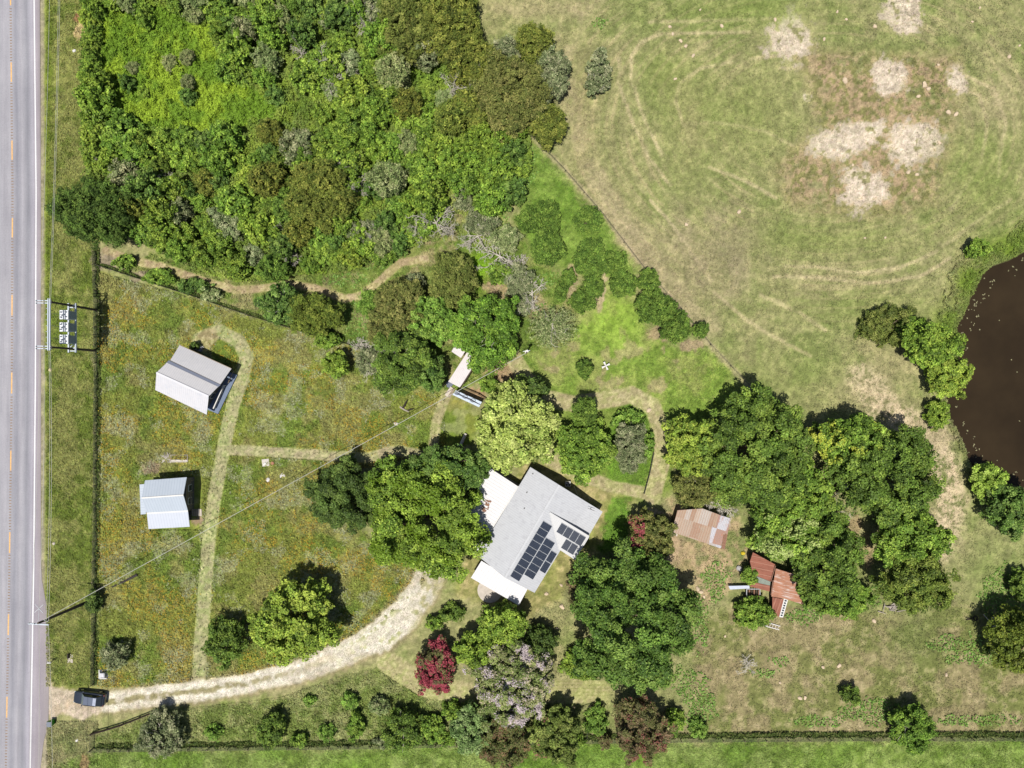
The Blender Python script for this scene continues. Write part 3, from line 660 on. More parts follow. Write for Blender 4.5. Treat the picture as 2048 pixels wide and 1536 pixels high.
# ------------------------------------------------------------------ big cabin
m_roof_c1 = metal_roof("cabin_roof_pale", A(216, 214, 216), .31, .10, A(176, 178, 184), .6, var=.03, dirt=A(200, 200, 206), dirtamt=.4)
m_roof_c1b = metal_roof("cabin_roof_white", A(226, 225, 230), .31, .10, A(196, 196, 202), .6, var=.03, dirt=A(196, 204, 218), dirtamt=.5)
m_roof_c2 = metal_roof("cabin_roof_bluish", A(196, 206, 218), .40, .09, A(158, 170, 190), .6, var=.03)
m_slate_shade = M("dark_slate_and_gap_shade", A(104, 112, 132), .6, var=.08)  # slate grey for deck and batten; also painted shade in cabin roof gap
cab = empty("cabin", (0, 0, 0), "larger meadow cabin with split pale metal roof and dark strip between the slopes", "cabin")
q = [P(359.2, 690.5, 3.0), P(462.7, 737.5, 3.0), P(441, 768.5, 4.35), P(340.4, 720.4, 4.35)]
ev = q[1] - q[0]; roof("roof", q, ev, m_roof_c1, cab)
q2 = [P(333.5, 725.5, 3.75), P(436, 773.5, 3.75), P(417.3, 792.9, 4.6), P(312.7, 745.3, 4.6)]; roof("roof", q2, ev, m_roof_c1, cab)
q3 = [P(312.7, 745.3, 4.596), P(417.3, 792.9, 4.596), P(413.4, 829.4, 2.5), P(310.5, 780, 2.5)]; roof("roof", q3, ev, m_roof_c1b, cab)
mb = MB(); mb.bar(P(312.7, 745.3, 4.64), P(417.3, 792.9, 4.64), .28, .05); mb.build("ridge_cap", m_roof_c1b, cab)
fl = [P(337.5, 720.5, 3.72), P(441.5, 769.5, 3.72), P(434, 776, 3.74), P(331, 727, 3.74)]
roof("gap_shade_strip", fl, ev, m_slate_shade, cab)  # stands for the shaded gap between slopes, shade put into its colour
mb = MB(); mb.bar(P(340.4, 720.4, 4.22), P(441, 768.5, 4.22), .06, .24); mb.build("fascia", m_wood_dark, cab)
mb = MB(); mb.bar(P(359.5, 690, 2.95), P(463, 737, 2.95), .07, .2); mb.build("fascia", m_wood, cab)
pw = [P(363, 697, 3.0), P(450, 736, 3.0), P(404, 815, 2.6), P(316, 774, 2.6)]
_, wp1 = walls(cab, pw, 2.55, m_wall_grey)
for i in range(4):
    wind(cab, wp1[i], wp1[(i + 1) % 4], .9, 2.0, .3); wind(cab, wp1[i], wp1[(i + 1) % 4], .9, 2.0, .7)
mb = MB(); a_, b_ = P(450, 738, 3.0), P(404, 815, 2.6)
mb.prism([(p.x, p.y) for p in (P(455, 742, 0.4), P(474, 750, .4), P(436, 828, .4), P(412, 818, .4))][::-1], -.1, .4)
mb.build("deck", M("deck_grey_blue", A(120, 134, 158), .8, var=.12), cab)
mb = MB(); ra, rb = P(447, 771, 1.4), P(426.5, 817, 1.4)
mb.bar(ra, rb, .16, .08); mb.bar(ra - Vector((0, 0, .5)), rb - Vector((0, 0, .5)), .1, .08)
for f in (0, .33, .66, 1): p = ra.lerp(rb, f); mb.bar((p.x, p.y, .3), (p.x, p.y, 1.4), .09, .09)
mb.build("deck_rail", m_trim, cab)
mb = MB(); ra, rb = P(455, 735, 1.4), P(467, 742, 1.4); mb.tube([ra, rb, P(456, 766, 1.4)], .06, 6); mb.build("deck_rail", m_wood, cab)
st = empty("air_conditioner", P(400, 697, 0) * 1, "grey box unit in the shade behind the larger cabin", "air conditioner", rz=-.42)
mb = MB(); mb.box((0, 0, .35), (1.0, .7, .7)); mb.build("housing", M("grey_unit", A(150, 152, 160), .6), st, bevel=.04)
mb = MB(); mb.box((.0, .42, .18), (1.1, .12, .36)); mb.build("kerb_board", m_trim, st)
mb = MB(); mb.disc((0, 0, .705), .26, .02, 18); mb.build("fan_well", m_dark, st)
# ------------------------------------------------------------------ small cabin
cb = empty("cabin", (0, 0, 0), "smaller meadow cabin with bluish ribbed roof, wooden porch and white steps", "cabin")
q = [P(290, 960.8, 3.5), P(373.5, 954.4, 3.5), P(366.7, 990.2, 4.6), P(283.2, 996, 4.6)][::-1]; ev = q[0] - q[1]
ev = P(366.7, 990.2, 4.6) - P(283.2, 996, 4.6)
roof("roof", q, ev, m_roof_c2, cb)
roof("roof", [P(283.2, 996, 4.596), P(366.7, 990.2, 4.596), P(375.8, 1022, 3.15), P(293.7, 1026.8, 3.15)][::-1], ev, m_roof_c2, cb)
roof("roof", [P(293.7, 1026.8, 3.13), P(375.8, 1022, 3.13), P(379.4, 1053.5, 2.55), P(297, 1058, 2.55)][::-1], ev, metal_roof("cabin_porch_roof", A(208, 214, 226), .40, .09, A(176, 182, 198), .6, var=.03), cb)
roof("lean_to_roof", [P(279, 969, 3.2), P(291, 968, 3.3), P(292, 1028, 2.9), P(281.4, 1029, 2.85)][::-1], Vector((0, 1, 0)), m_roof_c2, cb)
mb = MB(); mb.bar(P(283.2, 996, 4.64), P(366.7, 990.2, 4.64), .2, .05); mb.build("ridge_cap", m_trim, cb)
mb = MB(); mb.bar(P(293.7, 1026.8, 3.19), P(375.8, 1022, 3.19), .2, .05); mb.build("ridge_cap", m_trim, cb)
pw = [P(294, 965, 3.4), P(368, 960, 3.4), P(371, 1024, 2.7), P(300, 1029, 2.7)]
_, wp2 = walls(cb, pw, 2.7, m_wall_grey)
for i in range(4): wind(cb, wp2[i], wp2[(i + 1) % 4], .9, 2.0, .3); wind(cb, wp2[i], wp2[(i + 1) % 4], .9, 2.0, .7)
mb = MB()
for k in range(9):
    y_ = 962 + k * 9.2; mb.bar(P(366, y_, .5), P(381 + k * .25, y_ - .6, .5), .62, .08)
mb.build("porch_floor", m_wood_dark, cb)
mb = MB()
for y_ in (962, 986, 1010): p = P(380.5, y_, 1.3); mb.bar((p.x, p.y, .1), (p.x, p.y, 1.35), .1, .1)
mb.bar(P(380, 961, 1.35), P(381.5, 1011, 1.35), .1, .08); mb.build("deck_rail", m_wood, cb)
for k in range(5):
    x_ = 385 + k * 4.1; z_ = .5 - k * .11; mb = MB(); mb.bar(P(x_, 1018, z_), P(x_ + .6, 1032, z_), .24, .06); mb.build("step", m_wood_pale if k > 2 else m_wood, cb)
# ------------------------------------------------------------------ white barn half hidden in trees
bn = empty("barn", (0, 0, 0), "long white metal roofed barn half hidden under oak trees", "barn")
m_roof_barn = metal_roof("barn_roof_white", A(236, 228, 228), .25, .14, A(206, 198, 200), .6, var=.04, dirt=A(200, 195, 200), dirtamt=.4)
q = [P(896.5, 763, 2.8), P(919.5, 775, 3.2), P(972, 694, 3.2), P(948, 683, 2.8)]; roof("roof", q, q[1] - q[0], m_roof_barn, bn)
q = [P(903, 703, 2.7), P(922, 716, 2.75), P(936, 694, 2.75), P(914, 684, 2.7)]; roof("roof", q, q[1] - q[0], m_roof_barn, bn)
mb = MB(); mb.bar(P(921, 775.5, 3.05), P(973, 695, 3.05), .18, .2); mb.build("gutter", m_wood_dark, bn)
walls(bn, [P(899, 762, 2.8), P(918, 772, 2.8), P(968, 696, 2.8), P(949, 686, 2.8)], 2.7, m_wall_white)
walls(bn, [P(906, 703, 2.6), P(920, 712, 2.6), P(932, 696, 2.6), P(915, 687, 2.6)], 2.55, m_wall_white)
mb = MB(); a_, b_ = P(889, 765, .3), P(903, 773, .3); mb.prism([(p.x, p.y) for p in (P(889, 770, 0), P(897, 760, 0), P(908, 767, 0), P(900, 777, 0))][::-1], -.05, .3); mb.build("deck", m_slate_shade, bn)
mb = MB()
for k in range(8):
    f = k / 7; mb.bar(P(900 - 10 * f, 774 + 15 * f, .3 - .2 * f), P(905.5 - 10 * f, 777.5 + 15 * f, .3 - .2 * f), .2, .05)
mb.build("ramp", m_wood_pale, bn)
mb = MB(); mb.bar(P(908, 777, .2), P(898, 795, .1), .35, .06); mb.build("ramp_board", m_wood, bn)
# long glazed lean-to
gh = empty("lean_to", (0, 0, 0), "narrow bluish white lean-to with coils of wire beside the barn", "lean-to")
q = [P(905, 789.5, 1.9), P(958, 814.4, 1.9), P(963.8, 804, 2.2), P(911.5, 780.6, 2.2)]
roof("roof", q, q[1] - q[0], metal_roof("lean_to_sheets", A(206, 220, 236), .7, .06, A(170, 186, 210), .5, var=.06), gh)
mb = MB(); mb.bar(P(908.5, 785, 2.12), P(961, 809.5, 2.12), .14, .06); mb.build("roof_batten", m_slate_shade, gh)
for px_, py_ in ((906, 789), (957, 813), (913, 782), (962, 804.5)): p = P(px_, py_, 1.8); mb = MB(); mb.bar((p.x, p.y, 0), (p.x, p.y, 1.85), .1, .1); mb.build("post", m_wood, gh)
mb = MB()
for k in range(3):
    c0 = P(914 + k * 16, 786 + k * 7.5, 2.3); mb.tube([c0 + Vector((.35 * math.cos(a), .25 * math.sin(a), 0)) for a in np.linspace(0, 6.1, 16)], .03, 5)
mb.tube([P(912, 784, 2.3), P(925, 792, 2.25), P(940, 798, 2.3), P(955, 807, 2.25)], .035, 5)
o = mb.build("wire_coil", m_dark); tag(o, "dark coils of wire lying on the narrow bluish lean-to roof", "wire")
# dark rail pen beside barn
def rail_fence(name, pts, h, rails, mat, label, cat="fence", post=2.4, r=.05, railh=.1, pmat=None):
    root = empty(name, (0, 0, 0), label, cat); pts = [W(x, y) for x, y in pts]; k = 0
    mb = MB()
    for a, b in zip(pts[:-1], pts[1:]):
        for z in rails: mb.bar((a.x, a.y, z), (b.x, b.y, z), r, railh)
    mb.build("rails" if railh > .05 else "wire", mat, root)
    for a, b in zip(pts[:-1], pts[1:]):
        L = (b - a).length; n = max(1, int(round(L / post)))
        for i in range(n + (1 if b is pts[-1] else 0)):
            p = a.lerp(b, i / n); m2 = MB(); m2.tube([(p.x, p.y, -.1), (p.x, p.y, h)], .065, 6); m2.build("post", pmat or mat, root)
    return root
rail_fence("rail_fence", [(926, 776), (958, 789), (975, 800)], 1.2, (.5, .85, 1.15), m_wood_dark, "dark brown rail pen beside the bluish lean-to")

# ------------------------------------------------------------------ rusty sheds
R_ = [A(188, 164, 146), A(196, 178, 162), A(206, 190, 176), A(180, 150, 130), A(196, 176, 158), A(190, 166, 146), A(204, 198, 192)]
m_rs1 = metal_roof("rusty_sheets", A(176, 152, 134), .36, .12, A(164, 112, 82), .9, sheets=R_, dirt=A(180, 168, 152), dirtamt=.8, bump=.4)
m_rs1b = metal_roof("silver_rusty_sheets", A(214, 212, 216), .24, .16, A(168, 160, 160), .7, sheets=[A(196, 200, 210), A(190, 184, 182), A(204, 206, 216), A(168, 120, 94)], dirt=A(188, 130, 100), dirtamt=.8, bump=.5)
m_rs2 = metal_roof("red_rust_sheets", A(160, 104, 86), .80, .06, A(206, 164, 142), .9, var=.16, dirt=A(120, 78, 62), dirtamt=.7, streak=True)
m_rs3 = metal_roof("rust_white_sheets", A(184, 132, 106), .75, .05, A(160, 100, 78), .9, dirt=A(226, 212, 204), dirtamt=1.0, var=.18, bump=.3, streak=True)
sa = empty("shed", (0, 0, 0), "low open shed roofed with rusty brown and silver sheets", "shed")
ea = P(1460.6, 1036.6, 2.2) - P(1405, 1019.6, 2.2)
q = [P(1355, 1020.6, 2.4), P(1343.6, 1063, 2.2), P(1359, 1069, 2.2), P(1410, 1086, 2.2), P(1441, 1096, 2.2), P(1458, 1036.6, 2.4), P(1405, 1017, 2.4)]
roof("rusty_roof", q, ea, m_rs1, sa)
q = [P(1437, 1029.4, 2.43), P(1431, 1056, 2.36), P(1424, 1052, 2.36), P(1417.5, 1088.8, 2.23), P(1442, 1097, 2.23), P(1447, 1066, 2.36), P(1455, 1069, 2.33), P(1461, 1036.6, 2.43)]
roof("silver_roof", q, ea, m_rs1b, sa, th=.05)
mb = MB(); mb.prism([(p.x, p.y) for p in (P(1446.5, 1066, 2.26), P(1443, 1096.6, 2.2), P(1449, 1098.5, 2.2), P(1455, 1069, 2.26))], 2.2, 2.29); mb.build("rust_panel", m_rust, sa)
mb = MB(); mb.bar(P(1352, 1022, 1.2), P(1341.5, 1058, 1.2), .06, 2.1); mb.build("wall", m_wood_dark, sa)
for a_, b_ in ((1348, 1060), (1441, 1090), (1357, 1024), (1456, 1040), (1395, 1075)):
    p = P(a_, b_, 2.1); mb = MB(); mb.bar((p.x, p.y, 0), (p.x, p.y, 2.15), .12, .12); mb.build("post", m_wood, sa)
mb = MB(); mb.bar(P(1343, 1064, 1.9), P(1355, 1070, 1.9), .2, .05); mb.bar(P(1344, 1067, 1.7), P(1354, 1072, 1.7), .15, .05); mb.build("eave_board", m_wood_pale, sa)
sb = empty("shed", (0, 0, 0), "collapsing shed with red rust roof, grey skylight strip and white streaked lean-to", "shed")
e1 = P(1506, 1104.6, 2.4) - P(1496, 1150, 2.4)
roof("rusty_roof", [P(1506, 1104.6, 2.6), P(1500, 1123, 2.6), P(1506, 1149, 2.6), P(1541, 1163, 2.4), P(1550.5, 1129, 2.4)], e1, m_rs2, sb)
roof("skylight_strip", [P(1506, 1149.6, 2.5), P(1503, 1163, 2.5), P(1540, 1171, 2.3), P(1541, 1163.4, 2.3)], e1, M("dull_skylight", A(142, 152, 140), .6, var=.15), sb)
roof("rusty_roof", [P(1503, 1163.4, 2.52), P(1500, 1173, 2.5), P(1539, 1183, 2.3), P(1540, 1171.4, 2.3)], e1, m_rs2, sb)
roof("streaked_roof", [P(1551.5, 1137, 2.55), P(1542.8, 1193, 2.5), P(1572, 1198, 2.3), P(1607.5, 1210, 2.2), P(1599, 1190, 2.2), P(1590, 1176, 2.25), P(1596, 1151, 2.3)], e1, m_rs3, sb)
roof("rusty_roof", [P(1545, 1194.5, 2.2), P(1544.6, 1227, 1.9), P(1558, 1234, 1.9), P(1567.5, 1198.5, 2.2)], ea, m_rs2, sb)
q = [P(1568, 1197, 2.25), P(1558.5, 1234, 1.95), P(1566, 1235, 1.95), P(1576, 1200, 2.25)]; roof("window_frame_strip", q, ea, m_trim, sb)
mb = MB()
for k in range(7):
    f = .04 + k * .135
    a_ = q[0].lerp(q[1], f).lerp(q[3].lerp(q[2], f), .25); b_ = q[0].lerp(q[1], f).lerp(q[3].lerp(q[2], f), .75)
    c_ = q[0].lerp(q[1], f + .085).lerp(q[3].lerp(q[2], f + .085), .75); d_ = q[0].lerp(q[1], f + .085).lerp(q[3].lerp(q[2], f + .085), .25)
    mb.face([p + Vector((0, 0, .02)) for p in (a_, d_, c_, b_)])
mb.build("glazing", m_glass, sb)
walls(sb, [P(1509, 1112, 2.4), P(1546, 1132, 2.4), P(1538, 1178, 2.3), P(1505, 1168, 2.3)], 2.2, m_wood_dark)
walls(sb, [P(1553, 1142, 2.3), P(1590, 1156, 2.3), P(1596, 1200, 2.1), P(1547, 1190, 2.3)], 2.1, m_wood_dark)
walls(sb, [P(1548, 1197, 2.1), P(1565, 1200, 2.1), P(1560, 1229, 1.8), P(1548, 1224, 1.8)], 1.8, m_wood_dark)
mb = MB(); mb.bar(P(1541.5, 1163, 2.5), P(1551, 1131, 2.6), .1, .1); mb.bar(P(1542, 1190, 2.55), P(1546, 1160, 2.6), .1, .1); mb.build("ridge_board", m_rust, sb)
# lying sheet, old cart, pallet, cloth
o = MB(); o.prism([(p.x, p.y) for p in (P(1457, 1172, .9), P(1460, 1179, .9), P(1499, 1177, .9), P(1499, 1171, .9))], .84, .9)
o = o.build("metal_sheet", M("galvanised_sheet", A(204, 212, 230), .5, var=.08)); tag(o, "long bluish white metal sheet sticking out west of the collapsing shed", "metal sheet")
ct = empty("farm_cart", P(1505, 1192, .5), "old slatted wooden farm cart overgrown by a bush south of the shed", "cart", rz=0); ct.location.z = 0
mb = MB()
for k in range(6): mb.bar((-.9 + k * .36, -1.0, .75), (-.9 + k * .36, 1.0, .75), .22, .04, k % 2)
mb.build("bed", [m_wood_dark, m_rust], ct)
mb = MB(); mb.bar((-1.0, -1.1, .8), (-1.0, 1.15, .8), .1, .16); mb.bar((1.0, -1.1, .8), (1.0, 1.15, .8), .1, .16); mb.bar((-1, 1.15, .8), (1, 1.15, .8), .1, .16); mb.build("side_rail", M("grey_rail", A(196, 198, 204), .7), ct)
for sx_ in (-1.12, 1.12):
    mb = MB(); mb.tube([(sx_ - .06, 0, .4), (sx_ + .06, 0, .4)], .4, 14); mb.build("wheel", m_dark, ct)
pl = empty("ladder", P(1545, 1252, .1), "white wooden ladder lying in the grass below the collapsing shed", "ladder", rz=-.28)
mb = MB(); mb.bar((-1.1, -.3, .05), (1.1, -.25, .05), .12, .06); mb.bar((-1.1, .3, .05), (1.1, .3, .05), .12, .06); mb.build("side_rail", m_trim, pl)
mb = MB()
for k in range(5): mb.bar((-.85 + k * .42, -.3, .07), (-.85 + k * .42, .3, .07), .1, .05)
mb.build("rung", m_wood_pale, pl)
def blob(name, px, py, r, h, mat, label, cat, seed=1, group=None, sub=2):
    rg = np.random.RandomState(seed); me = bpy.data.meshes.new(name)
    import bmesh
    bm = bmesh.new(); bmesh.ops.create_icosphere(bm, subdivisions=sub, radius=1)
    for v in bm.verts:
        n = 1 + (vnoise(np.array([v.co.x * 1.3 + seed * 3.1 + 20]), np.array([v.co.y * 1.3 + v.co.z + 30]))[0] - .5) * .7
        v.co = Vector((v.co.x * r * n, v.co.y * r * n * .8, v.co.z * h * n))
    for f in bm.faces: f.smooth = False
    bm.to_mesh(me); bm.free(); me.materials.append(mat)
    o = link(name, me, None, W(px, py, h * .35)); o.rotation_euler = (0, 0, rg.rand() * 6)
    return tag(o, label, cat, group)
blob("bucket_heap", 1485, 1106, .32, .3, M("yellow_plastic", A(236, 212, 60), .6), "small bright yellow heap on the ground between the two rusty sheds", "debris", 3)
blob("cloth_bundle", 1478, 1137, .55, .35, M("grey_cloth", A(190, 186, 186), .9), "pale grey cloth bundle left of the bush by the red rust shed", "cloth", 4)
# ------------------------------------------------------------------ fences
m_post = M("fence_post_wood", A(150, 136, 112), .9, var=.25); m_wire = M("fence_wire_mesh", A(88, 88, 72), .8, var=.1)
rail_fence("wire_fence", [(193, 505), (196, 620), (197, 760), (196, 900), (195, 1040), (192, 1200), (190, 1366)], 1.25, tuple(np.arange(.15, 1.25, .25)), m_wire,
           "long tan wire fence with dark mesh between road verge and meadow", post=2.7, r=.035, railh=.05, pmat=m_post)
rail_fence("wire_fence", [(194, 530), (300, 565), (400, 597), (500, 632), (600, 662), (700, 690), (765, 706)], 1.2, tuple(np.arange(.2, 1.2, .25)), m_wire,
           "diagonal wire fence between the wildflower meadow and the mown path", post=4.2, r=.04, railh=.05, pmat=m_post)
rail_fence("wire_fence", [(1055, 265), (1130, 343), (1205, 430), (1290, 541), (1355, 612), (1420, 690), (1500, 775)], 1.1, (.4, .8, 1.05), m_wire,
           "old wire fence on the diagonal edge of the dry pasture", post=5.0, r=.02, railh=.03, pmat=m_post)
rail_fence("wire_fence", [(186, 1496), (420, 1493), (700, 1490), (1000, 1484), (1160, 1479), (1400, 1476), (1700, 1474), (2100, 1474)], 1.25, tuple(np.arange(.2, 1.25, .25)), m_wire,
           "long straight wire fence along the bright lawn at the bottom edge", post=3.1, r=.04, railh=.05, pmat=m_post)
rail_fence("wire_fence", [(187, 1496), (190, 1464)], 1.25, (.3, .6, .9, 1.2), m_wire, "short wire fence joining gate line and bottom fence by the road", post=2.4, r=.04, railh=.05, pmat=m_post)
rail_fence("board_fence", [(186, 1464), (215, 1456), (247, 1446), (280, 1433), (312, 1420)], 1.15, (.35, .7, 1.05), m_wood_dark,
           "dark board fence south of the driveway entrance behind the parked car", post=2.6, r=.07, railh=.16)
rail_fence("wire_fence", [(1130, 1406), (1165, 1413), (1186, 1406)], 1.0, (.3, .6, .9), m_wire, "short wire fence below the striped mown strip", post=1.8, r=.03, railh=.04, pmat=m_post)
rail_fence("wire_fence", [(1180, 1410), (1172, 1478)], 1.1, (.3, .6, .9), m_wire, "short wire fence between the purple leaved trees and the strip", post=2.2, r=.03, railh=.04, pmat=m_post)
rail_fence("garden_fence", [(1306, 905), (1298, 945), (1287, 986)], .9, (.2, .5, .85), m_wire, "low garden fence beside the bright green garden lawn", post=1.5, r=.06, railh=.08, pmat=m_wood)
# long dark pole lying in the meadow beyond the fence
mb = MB(); mb.tube([P(224, 1174, .2), P(250, 1162, .22), P(275, 1149, .25)], [.1, .16, .22], 10)
tag(mb.build("log", M("dark_pole_wood", A(64, 58, 56), .85, var=.2)), "long dark pole lying in the orange flowers inside the fence", "log")

# ------------------------------------------------------------------ utility poles, platform, wires
m_pole = M("utility_pole_wood", A(94, 84, 76), .85, var=.2); m_arm = M("crossarm_pale", A(206, 216, 226), .6, var=.05); m_ins = M("insulator_grey", A(214, 220, 226), .35, var=.05)
m_cable = M("wire_aluminium", A(196, 196, 184), .5, var=.03); m_tank = M("transformer_white", A(232, 236, 242), .5, var=.04); m_tankd = M("transformer_side", A(186, 200, 216), .5, var=.06)
hf = empty("utility_pole", W(195, 661, 0), "double pole power frame with three white transformers on a raised platform", "power pole"); hfl = hf.location.copy()
def loc(p): return Vector(p) - hfl
for y_ in (620.5, 701.5):
    b_ = W(196, y_, -.2); tp = P(102, 604 if y_ < 650 else 694.5, 11); mb = MB(); mb.tube([loc(b_), loc(tp)], [.19, .13], 10); mb.build("pole", m_pole, hf)
    for dy in (-2.4, 2.4):
        yy = (604 if y_ < 650 else 695) + dy; mb = MB(); mb.bar(loc(P(72, yy - .5, 10.9)), loc(P(102, yy, 10.9)), .13, .16); mb.build("crossarm", m_arm, hf)
        for x_ in (72, 87, 101): mb = MB(); p = loc(P(x_, yy, 11.1)); mb.tube([p - Vector((0, 0, .15)), p + Vector((0, 0, .12))], [.09, .06], 8); mb.build("insulator", m_ins, hf)
for x_ in (96.6, 100.2): mb = MB(); mb.bar(loc(P(x_, 597, 11.1)), loc(P(x_ - .4, 701, 11.1)), .14, .16); mb.build("long_beam", m_arm, hf)
for k in range(7): p = loc(P(94, 617 + k * 11.5, 11)); mb = MB(); mb.tube([p - Vector((0, 0, .1)), p + Vector((0, 0, .15))], [.07, .05], 6); mb.build("insulator", m_ins, hf)
for x_ in (137.2, 151.3): mb = MB(); mb.bar(loc(P(x_, 606.5, 6.5)), loc(P(x_ + .5, 705, 6.5)), .2, .22); mb.build("platform_beam", m_arm, hf)
for y_ in (610, 615, 696, 702): mb = MB(); mb.bar(loc(P(136, y_, 6.4)), loc(P(153, y_, 6.4)), .14, .14); mb.build("platform_brace", m_arm, hf)
mb = MB(); mb.bar(loc(P(141, 693.5, 6.5)), loc(P(149, 688.5, 6.5)), .1, .08); mb.build("platform_brace", m_arm, hf)
for k, yy in enumerate((629.5, 654, 678.5)):
    c = P(128.5, yy, 8.3) ; c = Vector((c.x, c.y, 7.45)); R_c = loc(c)
    mb = MB(); mb.box(R_c, (1.12, 1.18, 1.7)); tank = mb.build("transformer", m_tankd, hf, bevel=.05)
    mb = MB(); mb.box(R_c + Vector((0, 0, .88)), (1.2, 1.28, .1)); mb.build("lid", m_tank, tank)
    for ax, ay in ((-.35, -.35), (-.35, .35), (.1, 0), (.35, -.3), (.35, .35), (-.1, -.1)):
        mb = MB(); p = R_c + Vector((ax, ay, .93)); mb.tube([p, p + Vector((0, 0, .25)), p + Vector((0, 0, .45))], [.1, .08, .05], 8); mb.build("bushing", m_ins, tank)
    for j in range(4):
        mb = MB(); mb.box(R_c + Vector((.6, -.42 + j * .28, -.1)), (.08, .05, 1.3)); mb.build("cooling_fin", m_tankd, tank)
mb = MB()
for yy in (629.5, 654, 678.5):
    a_ = P(97, yy - 4, 10.9); b_ = P(124, yy, 8.9); mb.tube([loc(a_), loc((a_ + b_) / 2 - Vector((0, 0, .4))), loc(b_)], .02, 5)
mb.build("jumper_cable", m_cable, hf)
sp_ = empty("utility_pole", W(178, 1203, 0), "single dark utility pole with pale crossarm near the driveway entrance", "power pole"); hfl = sp_.location.copy()
mb = MB(); mb.tube([loc(W(178, 1203, -.2)), loc(P(76, 1246.5, 11.3))], [.26, .14], 12); mb.build("pole", m_pole, sp_)
mb = MB(); mb.bar(loc(P(57, 1247, 11.1)), loc(P(98, 1249.5, 11.1)), .16, .16); mb.build("crossarm", m_arm, sp_)
for x_, y_ in ((59, 1246), (70, 1247), (92, 1240), (97, 1242)): p = loc(P(x_, y_, 11.2)); mb = MB(); mb.tube([p, p + Vector((0, 0, .25))], [.08, .05], 8); mb.build("insulator", m_ins, sp_)
mb = MB(); c = P(78, 1217, 10.6); mb.bar(loc(c + Vector((-.55, .6, 0))), loc(c + Vector((.55, -.6, 0))), .05, .05); mb.bar(loc(c + Vector((.6, .55, 0))), loc(c + Vector((-.6, -.55, 0))), .05, .05)
mb.tube([loc(c), loc(P(77, 1240, 10.9)), loc(P(72, 1247, 11.1))], .03, 5); mb.build("spacer", m_ins, sp_)
def wire(pts, sag, label, r=.022, group=None, name="power_line"):
    mb = MB()
    for a, b in zip(pts[:-1], pts[1:]):
        mb.tube([a.lerp(b, f) - Vector((0, 0, sag * 4 * f * (1 - f))) for f in np.linspace(0, 1, 14)], r, 5)
    o = mb.build(name, m_cable); return tag(o, label, "cable", group)
north = lambda x, y: P(x, y, 11.4)
G1 = "power lines along the road"
wire([north(103, -360), P(80, 603, 11.2)], .5, "western overhead wire running north from the transformer frame", group=G1)
wire([north(120, -360), P(99, 597, 11.3)], .5, "middle overhead wire running north from the transformer frame", group=G1)
wire([north(123.5, -360), P(101.5, 597, 11.3)], .5, "eastern overhead wire running north from the transformer frame", group=G1)
wire([P(79, 698, 11.2), P(60, 1246, 11.3)], .4, "western overhead wire between transformer frame and single pole", group=G1)
wire([P(88, 695, 11.2), P(78, 1217, 10.7)], .4, "second overhead wire between transformer frame and single pole", group=G1)
wire([P(98, 702, 11.2), P(92.5, 1240, 11.3)], .4, "third overhead wire between transformer frame and single pole", group=G1)
wire([P(101, 702, 11.2), P(97, 1242, 11.3)], .4, "easternmost overhead wire between transformer frame and single pole", group=G1)
wire([P(60, 1249, 11.3), north(48, 1900)], .5, "western overhead wire running south from the single pole", group=G1)
wire([P(78, 1249, 11.2), north(66, 1900)], .5, "middle overhead wire running south from the single pole", group=G1)
wire([P(97, 1250, 11.3), north(104, 1900)], .5, "eastern overhead wire running south from the single pole", group=G1)
wire([P(76, 1246, 10.6), P(1053, 705.5, 6.2)], 1.0, "long service wire crossing the meadow to the small yard pole", .04)
yp = empty("yard_pole", P(1053, 705, 0), "short yard pole with white meter box where the service wire ends", "power pole"); hfl = yp.location.copy()
mb = MB(); mb.tube([loc(P(1053, 705, -.1) * 1), loc(P(1053, 705, 6.3))], [.14, .1], 8); mb.build("pole", m_pole, yp)
mb = MB(); mb.box(loc(P(1053, 703, 5.9)), (.5, .35, .4), .4); mb.build("meter_box", m_trim, yp)
mb = MB(); mb.bar(loc(P(1046, 703, 6)), loc(P(1060, 701, 6)), .08, .08); mb.build("crossarm", m_arm, yp)
wire([P(1148, 972, .4), P(1157, 994, 3.0)], 0.0, "white conduit leaning from the ground to the back eave of the house", .06, name="conduit")

